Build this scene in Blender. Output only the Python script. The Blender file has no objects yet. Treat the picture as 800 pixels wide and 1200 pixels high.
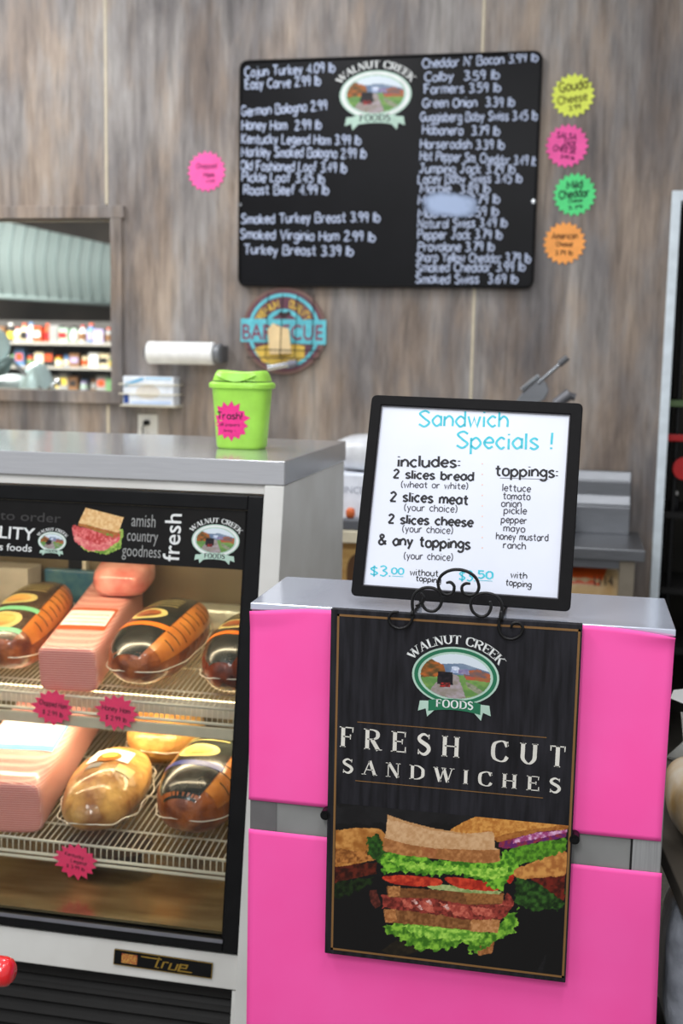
import bpy, bmesh, math, random
import numpy as np
from mathutils import Vector, Matrix
PI = math.pi
SC = bpy.context.scene
COL = SC.collection

# ------------------------------------------------------------------ camera
FPX = 1350.0                        # focal length in pixels of an 800x1200 frame
YAW, PITCH, ROLL = .2, .1327, .0195
EYE = np.array([0., 0., 1.75])
_F = np.array([-math.sin(YAW)*math.cos(PITCH), math.cos(YAW)*math.cos(PITCH), -math.sin(PITCH)])
_R = np.array([math.cos(YAW), math.sin(YAW), 0.]); _U = np.cross(_R, _F)
_R, _U = math.cos(ROLL)*_R+math.sin(ROLL)*_U, -math.sin(ROLL)*_R+math.cos(ROLL)*_U
cd = bpy.data.cameras.new('camera'); cam = bpy.data.objects.new('camera', cd); COL.objects.link(cam)
cam.matrix_world = Matrix(((_R[0], _U[0], -_F[0], EYE[0]), (_R[1], _U[1], -_F[1], EYE[1]), (_R[2], _U[2], -_F[2], EYE[2]), (0, 0, 0, 1)))
cd.sensor_fit = 'VERTICAL'; cd.sensor_height = 36; cd.lens = FPX/1200*36; cd.clip_start = .05
cd.dof.use_dof = True; cd.dof.focus_distance = 2.2; cd.dof.aperture_fstop = 3.1
SC.camera = cam

# ------------------------------------------------------------------ light
w = bpy.data.worlds.new('world'); SC.world = w; w.use_nodes = True
w.node_tree.nodes['Background'].inputs[0].default_value = (.93, .96, 1, 1)
w.node_tree.nodes['Background'].inputs[1].default_value = .55
def area(name, loc, size, power, col, rot=(0, 0, 0), spread=None):
    l = bpy.data.lights.new(name, 'AREA'); l.shape = 'RECTANGLE'; l.size, l.size_y = size
    l.energy = power; l.color = col
    if spread: l.spread = spread
    o = bpy.data.objects.new(name, l); o.location = loc; o.rotation_euler = rot; COL.objects.link(o); return o
for i, (x, y, p) in enumerate([(-2.9, 3.5, 42), (-1.2, 3.4, 24), (.9, 2.6, 6), (-1.6, .9, 26), (.2, .9, 24), (-.6, -1.2, 70), (0, -2.6, 30)]):
    area('fluorescent_lamp', (x, y, 3.7), (.35, 1.25), p, (.97, .98, 1))
area('case_lamp_top', (-1.34, 2.80, 1.335), (1.1, .03), 4.2, (1, .82, .56), (math.radians(22), 0, 0))
area('case_lamp_shelf', (-1.34, 2.90, .80), (1.1, .03), 4.2, (1, .82, .54), (math.radians(22), 0, 0))
area('store_fill', (-4.2, 6.6, 3.6), (2, .6), 330, (1, .98, .95))  # added fill light, brightens the canopy and goods beyond the window
SC.view_settings.view_transform = 'Standard'; SC.view_settings.look = 'None'
SC.view_settings.gamma = 1; SC.view_settings.use_curve_mapping = False
SC.view_settings.exposure = .25

# ------------------------------------------------------------------ geometry helpers
def ray(x, y): return _F*FPX+_R*(x-400)+_U*(600-y)
def atY(x, y, Y): d = ray(x, y); return EYE+d*Y/d[1]
def atZ(x, y, Z): d = ray(x, y); return EYE+d*(Z-EYE[2])/d[2]
def proj(P):
    v = np.asarray(P)-EYE; w_ = v@_F
    return 400+FPX*(v@_R)/w_, 600-FPX*(v@_U)/w_
class Plane:
    def __init__(s, p, u, v):
        s.p = np.array(p, float); s.u = np.array(u, float); s.u /= np.linalg.norm(s.u)
        v = np.array(v, float); s.n = np.cross(s.u, v); s.n /= np.linalg.norm(s.n); s.v = np.cross(s.n, s.u)
    def at(s, x, y):
        d = ray(x, y); t = ((s.p-EYE)@s.n)/(d@s.n); q = EYE+d*t-s.p
        return np.array([q@s.u, q@s.v])
    def P(s, a, b, off=0): return s.p+s.u*a+s.v*b+s.n*off
class MB:
    def __init__(s): s.v = []; s.f = []; s.c = None
    def add(s, vs, fs):
        k = len(s.v); s.v += [tuple(map(float, p)) for p in vs]; s.f += [tuple(i+k for i in f) for f in fs]; return s
    def hexa(s, P):                       # 8 corners: bottom 4, top 4
        return s.add(P, [(0, 3, 2, 1), (4, 5, 6, 7), (0, 1, 5, 4), (1, 2, 6, 5), (2, 3, 7, 6), (3, 0, 4, 7)])
    def box(s, x0, x1, y0, y1, z0, z1):
        return s.hexa([(x0, y0, z0), (x1, y0, z0), (x1, y1, z0), (x0, y1, z0), (x0, y0, z1), (x1, y0, z1), (x1, y1, z1), (x0, y1, z1)])
    def pbox(s, pl, a0, a1, b0, b1, o0, o1):
        return s.hexa([pl.P(a0, b0, o0), pl.P(a1, b0, o0), pl.P(a1, b1, o0), pl.P(a0, b1, o0), pl.P(a0, b0, o1), pl.P(a1, b0, o1), pl.P(a1, b1, o1), pl.P(a0, b1, o1)])
    def obox(s, c, u, v, w_, hu, hv, hw):
        c, u, v, w_ = [np.array(q, float) for q in (c, u, v, w_)]
        return s.hexa([c+u*hu*i+v*hv*j+w_*hw*k for k in (-1, 1) for i, j in ((-1, -1), (1, -1), (1, 1), (-1, 1))])
    def prism(s, pl, pts, o0, o1):
        n = len(pts); P = [pl.P(a, b, o0) for a, b in pts]+[pl.P(a, b, o1) for a, b in pts]
        return s.add(P, [tuple(range(n-1, -1, -1)), tuple(range(n, 2*n))]+[(i, (i+1) % n, n+(i+1) % n, n+i) for i in range(n)])
    def tube(s, pts, r, n=8, closed=False, cap=True):
        pts = [Vector(p) for p in pts]; m = len(pts); rs = r if hasattr(r, '__len__') else [r]*m
        T = []
        for i in range(m):
            a = pts[(i-1) % m] if (i or closed) else pts[0]; b = pts[(i+1) % m] if (i < m-1 or closed) else pts[-1]
            T.append((b-a).normalized())
        N = T[0].orthogonal().normalized(); V = []; 
        for i in range(m):
            N = (N-T[i]*N.dot(T[i])).normalized(); B = T[i].cross(N)
            V += [pts[i]+(N*math.cos(2*PI*j/n)+B*math.sin(2*PI*j/n))*rs[i] for j in range(n)]
        F = [(i*n+j, i*n+(j+1) % n, ((i+1) % m)*n+(j+1) % n, ((i+1) % m)*n+j) for i in range(m if closed else m-1) for j in range(n)]
        if cap and not closed: F += [tuple(range(n-1, -1, -1)), tuple((m-1)*n+j for j in range(n))]
        return s.add(V, F)
    def cyl(s, a, b, r, n=20, r2=None): return s.tube([a, b], [r, r if r2 is None else r2], n)
    def lathe(s, c, prof, n=32, sx=1, sy=1, p=2):     # profile of (radius, z); superellipse exponent p
        V = []
        for r, z in prof:
            for j in range(n):
                t = 2*PI*j/n; ct, st = math.cos(t), math.sin(t)
                x = math.copysign(abs(ct)**(2/p), ct); y = math.copysign(abs(st)**(2/p), st)
                V.append((c[0]+r*x*sx, c[1]+r*y*sy, c[2]+z))
        m = len(prof)
        F = [(i*n+j, i*n+(j+1) % n, (i+1)*n+(j+1) % n, (i+1)*n+j) for i in range(m-1) for j in range(n)]
        F += [tuple(range(n-1, -1, -1)), tuple((m-1)*n+j for j in range(n))]
        return s.add(V, F)
    def grid(s, fn, nu, nv, close_u=False):
        V = [fn(i/nu, j/nv) for j in range(nv+1) for i in range(nu if close_u else nu+1)]
        W = nu if close_u else nu+1
        F = [(j*W+i, j*W+(i+1) % W, (j+1)*W+(i+1) % W, (j+1)*W+i) for j in range(nv) for i in range(nu)]
        return s.add(V, F)
    def poly(s, P): return s.add(P, [tuple(range(len(P)))])
    def ribbon(s, fn, pts, wd):           # flat stroke; fn maps (a,b)->3D
        pts = [np.array(p, float) for p in pts]; m = len(pts)
        L = []; Rr = []
        for i in range(m):
            a = pts[max(i-1, 0)]; b = pts[min(i+1, m-1)]; d = b-a; d /= (np.linalg.norm(d)+1e-9); nn = np.array([-d[1], d[0]])
            k = 1.
            if 0 < i < m-1:
                e = pts[i]-a; e /= (np.linalg.norm(e)+1e-9); k = 1/max(.55, abs(e@d))
            h = (wd[i] if hasattr(wd, '__len__') else wd)/2*k
            L.append(pts[i]+nn*h); Rr.append(pts[i]-nn*h)
        L[0] = L[0]; V = [fn(*q) for q in Rr]+[fn(*q) for q in L]
        return s.add(V, [(i, i+1, m+i+1, m+i) for i in range(m-1)])
def lin(c): return tuple(((x/255)/12.92 if x/255 <= .04045 else ((x/255+.055)/1.055)**2.4) for x in c[:3])+(1,)
def wpos(o):
    p = Vector((0, 0, 0))
    while o: p += o.location; o = o.parent
    return p
def obj(name, mb, m, parent=None, smooth=False, bevel=0, sub=0, org=None, seg=2):
    V = np.array(mb.v); lo, hi = V.min(0), V.max(0)
    o0 = Vector(org) if org is not None else Vector(((lo[0]+hi[0])/2, (lo[1]+hi[1])/2, lo[2]))
    me = bpy.data.meshes.new(name); me.from_pydata([tuple(q) for q in V-np.array(o0)], [], mb.f)
    if mb.c is not None:
        at = me.color_attributes.new('Col', 'FLOAT_COLOR', 'POINT')
        at.data.foreach_set('color', np.asarray(mb.c, np.float32).ravel())
    me.materials.append(m)
    if smooth: me.polygons.foreach_set('use_smooth', [True]*len(me.polygons))
    if smooth and smooth != True: me.set_sharp_from_angle(angle=math.radians(smooth))
    o = bpy.data.objects.new(name, me); COL.objects.link(o)
    o.location = o0-(wpos(parent) if parent else Vector()); o.parent = parent
    if bevel:
        b = o.modifiers.new('bevel', 'BEVEL'); b.width = bevel; b.segments = seg; b.limit_method = 'ANGLE'; b.angle_limit = math.radians(40)
    if sub:
        b = o.modifiers.new('sub', 'SUBSURF'); b.levels = b.render_levels = sub
    return o
def thing(name, label, cat, loc, group=None):
    o = bpy.data.objects.new(name, None); COL.objects.link(o); o.location = loc; o.empty_display_size = .05
    o['label'] = label; o['category'] = cat
    if group: o['group'] = group
    return o
def tag(o, label, cat, group=None):
    o['label'] = label; o['category'] = cat
    if group: o['group'] = group
    return o
def struct(o): o['kind'] = 'structure'; return o
def stuff(o): o['kind'] = 'stuff'; return o
def catmull(pts, k=6, closed=False):
    pts = [np.array(p, float) for p in pts]; n = len(pts); out = []
    for i in range(n if closed else n-1):
        p0 = pts[(i-1) % n] if (i or closed) else pts[0]*2-pts[1]
        p1 = pts[i]; p2 = pts[(i+1) % n]; p3 = pts[(i+2) % n] if (i < n-2 or closed) else pts[-1]*2-pts[-2]
        for j in range(k):
            t = j/k; out.append(.5*((2*p1)+(p2-p0)*t+(2*p0-5*p1+4*p2-p3)*t*t+(3*p1-p0-3*p2+p3)*t**3))
    if not closed: out.append(pts[-1])
    else: out.append(pts[0])
    return out

# ------------------------------------------------------------------ materials
def mat(name, col, rough=.5, metal=0, col2=None, scale=20, stretch=(1, 1, 1), bump=0, detail=4, spec=.5, coat=0, emit=0, trans=0, alpha=1, contrast=(.35, .65), bscale=None, ior=1.45):
    m = bpy.data.materials.new(name); m.use_nodes = True; nt = m.node_tree; b = nt.nodes['Principled BSDF']
    b.inputs['Base Color'].default_value = lin(col); b.inputs['Roughness'].default_value = rough
    b.inputs['Metallic'].default_value = metal; b.inputs['Specular IOR Level'].default_value = spec
    b.inputs['Coat Weight'].default_value = coat; b.inputs['Coat Roughness'].default_value = .08
    b.inputs['Transmission Weight'].default_value = trans; b.inputs['Alpha'].default_value = alpha; b.inputs['IOR'].default_value = ior
    if emit: b.inputs['Emission Color'].default_value = lin(col); b.inputs['Emission Strength'].default_value = emit
    tc = nt.nodes.new('ShaderNodeTexCoord'); mp = nt.nodes.new('ShaderNodeMapping'); mp.inputs['Scale'].default_value = stretch
    nt.links.new(tc.outputs['Object'], mp.inputs[0])
    nz = nt.nodes.new('ShaderNodeTexNoise'); nz.inputs['Scale'].default_value = scale; nz.inputs['Detail'].default_value = detail
    nt.links.new(mp.outputs[0], nz.inputs[0])
    c2 = col2 if col2 else tuple(x*.94 for x in col)
    r = nt.nodes.new('ShaderNodeValToRGB'); r.color_ramp.elements[0].position, r.color_ramp.elements[1].position = contrast
    r.color_ramp.elements[0].color = lin(col); r.color_ramp.elements[1].color = lin(c2)
    nt.links.new(nz.outputs[0], r.inputs[0]); nt.links.new(r.outputs[0], b.inputs['Base Color'])
    if bump:
        bp = nt.nodes.new('ShaderNodeBump'); bp.inputs['Strength'].default_value = bump; bp.inputs['Distance'].default_value = .003 if bump <= .6 else .008
        if bscale:
            n2 = nt.nodes.new('ShaderNodeTexNoise'); n2.inputs['Scale'].default_value = bscale; nt.links.new(mp.outputs[0], n2.inputs[0]); nt.links.new(n2.outputs[0], bp.inputs['Height'])
        else: nt.links.new(nz.outputs[0], bp.inputs['Height'])
        nt.links.new(bp.outputs[0], b.inputs['Normal'])
    return m
def print_mat(name, rough=.45, alpha=False):
    m = bpy.data.materials.new(name); m.use_nodes = True; nt = m.node_tree; b = nt.nodes['Principled BSDF']
    a = nt.nodes.new('ShaderNodeAttribute'); a.attribute_name = 'Col'; b.inputs['Roughness'].default_value = rough; b.inputs['Specular IOR Level'].default_value = .25
    nt.links.new(a.outputs['Color'], b.inputs['Base Color'])
    if alpha: nt.links.new(a.outputs['Alpha'], b.inputs['Alpha'])
    return m
def wood_wall_mat():
    m = bpy.data.materials.new('weathered_laminate'); m.use_nodes = True; nt = m.node_tree; N = nt.nodes.new; L = nt.links.new
    b = nt.nodes['Principled BSDF']; b.inputs['Roughness'].default_value = .55
    g = N('ShaderNodeNewGeometry')
    def noise(sc, st, det=5, dist=0.):
        mp = N('ShaderNodeMapping'); mp.inputs['Scale'].default_value = st; L(g.outputs['Position'], mp.inputs[0])
        n = N('ShaderNodeTexNoise'); n.inputs['Scale'].default_value = sc; n.inputs['Detail'].default_value = det; n.inputs['Distortion'].default_value = dist
        n.inputs['Roughness'].default_value = .6
        L(mp.outputs[0], n.inputs[0]); return n
    def ramp(n, stops):
        r = N('ShaderNodeValToRGB'); e = r.color_ramp.elements
        while len(e) < len(stops): e.new(.5)
        for k, (p, c) in enumerate(stops): e[k].position = p; e[k].color = lin(c)
        L(n.outputs[0], r.inputs[0]); return r
    a = ramp(noise(4.5, (1.25, 1, .3), 8, .35), [(.26, (92, 87, 87)), (.42, (124, 117, 113)), (.55, (152, 144, 137)), (.7, (178, 171, 163))])
    hue = ramp(noise(3.4, (1.8, 1, .5), 4), [(.38, (255, 226, 196)), (.58, (226, 232, 244))])
    mx = N('ShaderNodeMix'); mx.data_type = 'RGBA'; mx.blend_type = 'MULTIPLY'; mx.inputs[0].default_value = .52
    L(a.outputs[0], mx.inputs[6]); L(hue.outputs[0], mx.inputs[7])
    fine = ramp(noise(15, (2.2, 1, .22), 9, .3), [(.3, (170, 166, 162)), (.5, (230, 228, 226)), (.7, (255, 255, 255))])
    m2 = N('ShaderNodeMix'); m2.data_type = 'RGBA'; m2.blend_type = 'MULTIPLY'; m2.inputs[0].default_value = .85
    L(mx.outputs[2], m2.inputs[6]); L(fine.outputs[0], m2.inputs[7]); L(m2.outputs[2], b.inputs['Base Color'])
    return m
def steel_mat(name, col, rough, st=(1, 60, 60), bump=.05):
    return mat(name, col, rough, 1, tuple(x*.9 for x in col), 12, st, bump)
M = {}
M['wood'] = wood_wall_mat()
M['woodframe'] = M['wood']
M['seam'] = mat('cream_joint_strip', (196, 184, 160), .5)
M['floor'] = mat('speckled_floor', (70, 66, 60), .45, col2=(96, 92, 84), scale=60)
M['steel'] = steel_mat('brushed_steel', (200, 200, 204), .26)
M['steel_top'] = mat('brushed_steel_top', (214, 219, 234), .14, .62, (204, 209, 224), 12, (1, 60, 60), bump=.015)
M['chrome'] = mat('polished_chrome', (205, 208, 212), .15, 1)
M['white'] = mat('white_enamel', (214, 213, 208), .35, col2=(204, 202, 196), scale=6)
M['bright'] = mat('white_painted_frame', (222, 232, 238), .4)
M['black'] = mat('black_plastic', (13, 13, 14), .35, col2=(17, 17, 18), spec=.22)
M['blackframe'] = mat('matt_black_frame', (16, 15, 16), .5, col2=(19, 18, 19), scale=50, spec=.12)
M['grille'] = mat('dark_grey_grille', (36, 35, 34), .5, spec=.2)
M['dark'] = mat('dark_cavity', (14, 13, 12), .8)
M['board'] = mat('black_marker_board', (12, 12, 14), .35, col2=(16, 16, 19), scale=5, spec=.18)
M['chalk'] = mat('pale_blue_marker_ink', (176, 186, 210), .7, col2=(136, 148, 176), scale=160, contrast=(.5, .8))
M['wb'] = mat('white_marker_board', (222, 225, 236), .28, col2=(214, 218, 230), scale=4)
M['ink'] = mat('black_marker_ink', (30, 28, 34), .5)
M['inkg'] = mat('grey_marker_ink', (72, 70, 78), .5)
M['cyan'] = mat('turquoise_marker_ink', (52, 184, 204), .5, col2=(84, 200, 214), scale=120)
M['faint'] = mat('faint_orange_ink', (232, 214, 214), .6)
M['pink'] = mat('neon_pink_poster_paper', (255, 92, 176), .6, col2=(255, 84, 170), scale=5, bump=.15, bscale=9)
M['tagpink'] = mat('hot_pink_card', (248, 92, 168), .6)
M['tagred'] = mat('deep_pink_card', (244, 56, 112), .6)
M['tagyellow'] = mat('neon_yellow_card', (226, 236, 92), .6)
M['taggreen'] = mat('neon_green_card', (86, 222, 132), .6)
M['tagorange'] = mat('neon_orange_card', (255, 168, 84), .6)
M['lime'] = mat('lime_green_plastic', (166, 226, 84), .35, spec=.4)
M['poster'] = mat('printed_dark_wood_board', (20, 19, 22), .5, col2=(38, 37, 42), scale=16, stretch=(5, 1, .5), detail=8, spec=.25)
M['gold'] = mat('bronze_print', (128, 92, 50), .45)
M['offwhite'] = mat('off_white_print', (222, 218, 208), .5)
M['whiteprint'] = mat('white_print', (226, 228, 226), .5)
M['greyprint'] = mat('grey_print', (150, 150, 148), .5)
M['dimprint'] = mat('dim_print', (58, 56, 55), .5)
M['greenprint'] = mat('green_print', (30, 110, 76), .5)
M['palegreen'] = mat('pale_green_print', (176, 204, 188), .5)
M['print'] = print_mat('colour_print', .42)
M['printa'] = print_mat('smeared_print', .9, True)
M['iron'] = mat('wrought_iron', (14, 13, 13), .45, .1, spec=.4, bump=.3, scale=90)
def glass_mat():
    m = bpy.data.materials.new('clear_glass'); m.use_nodes = True; nt = m.node_tree; nt.nodes.clear(); N = nt.nodes.new; L = nt.links.new
    o = N('ShaderNodeOutputMaterial'); t = N('ShaderNodeBsdfTransparent'); g = N('ShaderNodeBsdfGlossy'); g.inputs['Roughness'].default_value = .01
    f = N('ShaderNodeFresnel'); f.inputs['IOR'].default_value = 1.25; x = N('ShaderNodeMixShader'); t.inputs[0].default_value = (.97, .98, .97, 1)
    L(f.outputs[0], x.inputs[0]); L(t.outputs[0], x.inputs[1]); L(g.outputs[0], x.inputs[2]); L(x.outputs[0], o.inputs[0]); return m
M['glass'] = glass_mat()
M['boxgrey'] = mat('grey_painted_metal', (136, 136, 134), .4, col2=(126, 126, 124), scale=8)
M['liner'] = mat('warm_aluminium_liner', (128, 116, 90), .4, .3, (112, 100, 76), 5, (1, 6, 1))
M['deck'] = mat('steel_case_floor', (190, 172, 132), .22, .8, (150, 128, 88), 4, (1, 5, 1))
M['wire'] = mat('cream_coated_wire', (218, 212, 192), .35)
M['goldmetal'] = mat('brass_trim', (196, 158, 70), .3, .8)
M['paper'] = mat('white_paper', (240, 240, 238), .7)

# ------------------------------------------------------------------ stroke lettering
HG = {
'A': (8, '0,0 4,10 8,0;1.5,3.6 6.5,3.6'), 'B': (6.5, '0,0 0,10;~0,10 5,9.4 5,6 0,5.4;~0,5.4 6.3,4.4 6,.6 0,0'),
'C': (6.8, '~6.8,8.3 4,10 .7,7.5 .5,3 3.8,0 6.8,1.5'), 'D': (7, '0,0 0,10;~0,10 5.5,9 7,5 5.5,1 0,0'), 'E': (5.5, '5.5,10 0,10 0,0 5.5,0;0,5.2 4.6,5.2'),
'F': (5.5, '5.5,10 0,10 0,0;0,5.2 4.6,5.2'), 'G': (7, '~6.8,8.3 4,10 .7,7.5 .5,3 3.8,0 6.6,1.6 6.8,4.3;6.9,4.3 4,4.3'), 'H': (6.5, '0,10 0,0;6.5,10 6.5,0;0,5 6.5,5'),
'I': (.6, '.3,10 .3,0'), 'J': (6, '~4,10 4,3 2.4,0 0,1.5;1.5,10 6.2,10'), 'K': (6, '0,10 0,0;5.7,10 .2,4.6 6,0'), 'L': (5.3, '0,10 0,0 5.3,0'),
'M': (8.4, '0,0 .8,10 4.2,3 7.6,10 8.4,0'), 'N': (6.6, '0,0 0,10 6.6,0 6.6,10'), 'O': (7.2, '@3.6,10 .6,8 0,5 .6,2 3.6,0 6.6,2 7.2,5 6.6,8'),
'P': (6, '0,0 0,10;~0,10 5.6,9.4 5.6,5.8 0,5'), 'Q': (7.2, '@3.6,10 .6,8 0,5 .6,2 3.6,0 6.6,2 7.2,5 6.6,8;4.5,2.5 7.4,-.6'), 'R': (6.2, '0,0 0,10;~0,10 5.6,9.4 5.4,5.9 0,5;2.4,5 6.2,0'),
'S': (6, '~6,8.6 3.4,10 .4,8.2 3,5.3 6,2.6 3.2,0 0,1.5'), 'T': (6.6, '0,10 6.6,10;3.3,10 3.3,0'), 'U': (6.6, '~0,10 0,3 3.3,0 6.6,3 6.6,10'), 'V': (6.6, '0,10 3.3,0 6.6,10'),
'W': (9.2, '0,10 2.3,0 4.6,8 6.9,0 9.2,10'), 'Y': (6.4, '0,10 3.2,5 6.4,10;3.2,5 3.2,0'),
'a': (5, '~5,5.2 2.6,6.6 0,3.3 2.2,0 5,1.7;5,6.6 5,0'), 'b': (5.3, '0,10 0,0;~0,4.6 2.8,6.6 5.3,3.3 2.8,0 0,1.6'), 'c': (4.6, '~4.6,5.6 2.4,6.6 0,3.3 2.4,0 4.6,1'),
'd': (5.2, '~5.2,4.8 2.5,6.6 0,3.3 2.5,0 5.2,1.6;5.2,10 5.2,0'), 'e': (4.8, '~.2,3.5 4.8,3.7 4.2,6 2.3,6.6 0,3.3 2.4,0 4.8,1.2'), 'f': (4.4, '~4.6,9.3 3,10 1.9,8 1.9,0;0,6.2 4.2,6.2'),
'g': (5, '~5,4.8 2.5,6.6 0,3.6 2.4,.8 5,2.4;~5,6.6 5,-1.6 2.6,-3.4 0,-2.2'), 'h': (4.8, '0,10 0,0;~0,4.2 2.6,6.6 4.8,4.4 4.8,0'), 'i': (.6, '.3,6.5 .3,0;.3,8.7 .3,9.5'),
'j': (2.4, '~2,6.5 2,-2 0,-3.2;2,8.7 2,9.5'), 'k': (4.6, '0,10 0,0;4.3,6.5 .2,3 4.7,0'), 'l': (.6, '.3,10 .3,0'), 'm': (7.4, '0,6.5 0,0;~0,4.4 2,6.6 3.7,4.6 3.7,0;~3.7,4.4 5.7,6.6 7.4,4.6 7.4,0'),
'n': (4.8, '0,6.5 0,0;~0,4.2 2.6,6.6 4.8,4.4 4.8,0'), 'o': (5, '@2.5,6.6 .4,5.4 0,3.3 .4,1.2 2.5,0 4.6,1.2 5,3.3 4.6,5.4'), 'p': (5.3, '0,6.5 0,-3.5;~0,4.6 2.8,6.6 5.3,3.3 2.8,0 0,1.6'),
'r': (3.8, '0,6.5 0,0;~0,4 1.7,6.2 3.8,6.2'), 's': (4.3, '~4.2,5.6 2.3,6.6 .3,5 2.2,3.4 4.3,1.6 2.2,0 0,1'), 't': (4.2, '~2,9.4 2,2 3,.2 4.2,.4;0,6.4 4.2,6.4'), 'u': (5, '~0,6.5 .1,1.8 2.3,0 5,2.2;5,6.5 5,0'),
'v': (4.6, '0,6.5 2.3,0 4.6,6.5'), 'w': (6.8, '0,6.5 1.7,0 3.4,5.6 5.1,0 6.8,6.5'), 'x': (4.4, '0,6.5 4.4,0;4.4,6.5 0,0'), 'y': (4.8, '0,6.5 2.4,.6;4.8,6.5 1.2,-3.5'), 'z': (4.4, '0,6.5 4.4,6.5 0,0 4.4,0'),
'0': (5.6, '@2.8,10 .4,8 0,5 .4,2 2.8,0 5.2,2 5.6,5 5.2,8'), '1': (1.6, '0,8 1.4,10 1.4,0'), '2': (5.4, '~0,8 2.6,10 5,7.6 2.8,4 0,0;0,0 5.4,0'), '3': (5.2, '~0,9 2.8,10 4.6,7.8 2,5.3;~2,5.3 5.2,3 2.8,0 0,1'),
'4': (5.4, '3.8,0 3.8,10 0,3.4 5.4,3.4'), '5': (5.2, '4.8,10 .6,10 .3,5.6;~.3,5.6 3.6,6.2 5.1,3 2.6,0 0,1'), '6': (5.2, '~4.6,9.6 1,6.5 .1,2.6 2.6,0 5.1,2.6 3,5.4 .3,3.6'), '7': (5.2, '0,10 5.2,10 1.8,0'),
'8': (5.2, '@2.6,5.3 .5,7.5 2.6,10 4.7,7.5 2.6,5.3 0,2.4 2.6,0 5.2,2.4'), '9': (5, '~4.8,7 2.4,5 .2,7.4 2.4,10 4.8,7.6 3.8,0'),
'.': (.8, '.2,0 .2,1'), ':': (1, '.4,1 .4,2;.4,5 .4,6'), '!': (1, '.6,10 .3,3;.2,.2 .2,1.2'), "'": (1, '.5,10 .3,8'), '(': (2.2, '~2.2,10.4 .4,7 .4,2 2,-1.2'), ')': (2.2, '~0,10.4 1.8,7 1.8,2 .2,-1.2'),
'$': (5.6, '~5.2,7.8 2.8,8.8 .4,7.2 2.8,5 5.4,2.8 2.8,1 0,2.2;2.9,10.6 2.9,-.8'), '&': (7, '~7,0 1.4,7.4 2.6,10 4.6,8 .6,3.4 .8,.8 3,0 5.6,2 6.6,4.4'), ' ': (3.2, ''), '-': (3, '0,4 3,4'),
}
def strokes(ch):
    adv, s = HG[ch]; out = []
    for st in filter(None, s.split(';')):
        c = st[0]; q = [tuple(map(float, p.split(','))) for p in st.lstrip('~@').split()]
        out.append(catmull(q, 5) if c == '~' else catmull(q, 4, True) if c == '@' else [np.array(p) for p in q])
    return adv, out
def hand(mb, fn, text, wt, gap=1.9, jit=0., rng=None):
    """strokes of a text line; fn maps font units to 3D, returns the width"""
    x = 0
    rng = rng or random.Random(text)
    for ch in text:
        adv, ss = strokes(ch); dy = rng.uniform(-jit, jit); sc = 1+rng.uniform(-jit, jit)*.08
        for s in ss:
            if fn: mb.ribbon(fn, [(x+p[0], p[1]*sc+dy) for p in s], wt)
        x += adv+gap
    return x-gap
def hand_width(t, gap=1.9): return sum(HG[c][0]+gap for c in t)-gap
def hand_line(parent, pl, text, x0, y0, x1, y1, cap, m, wpx=1.6, off=.0006, jit=.35, gap=1.9, name='lettering'):
    a = pl.at(x0, y0); b = pl.at(x1, y1); W = hand_width(text, gap)
    h = np.linalg.norm(pl.at(x0, y0-cap)-a); d = (b-a)/W; up = np.array([-d[1], d[0]])/np.linalg.norm(d)*h/10
    fn = lambda x, y: pl.P(*(a+d*x+up*y), off)
    mb = MB(); s = .5*(np.linalg.norm(d)+h/10)
    ppu = h/cap; hand(mb, fn, text, wpx*ppu/s, gap, jit)
    return obj(name, mb, m, parent)

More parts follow.
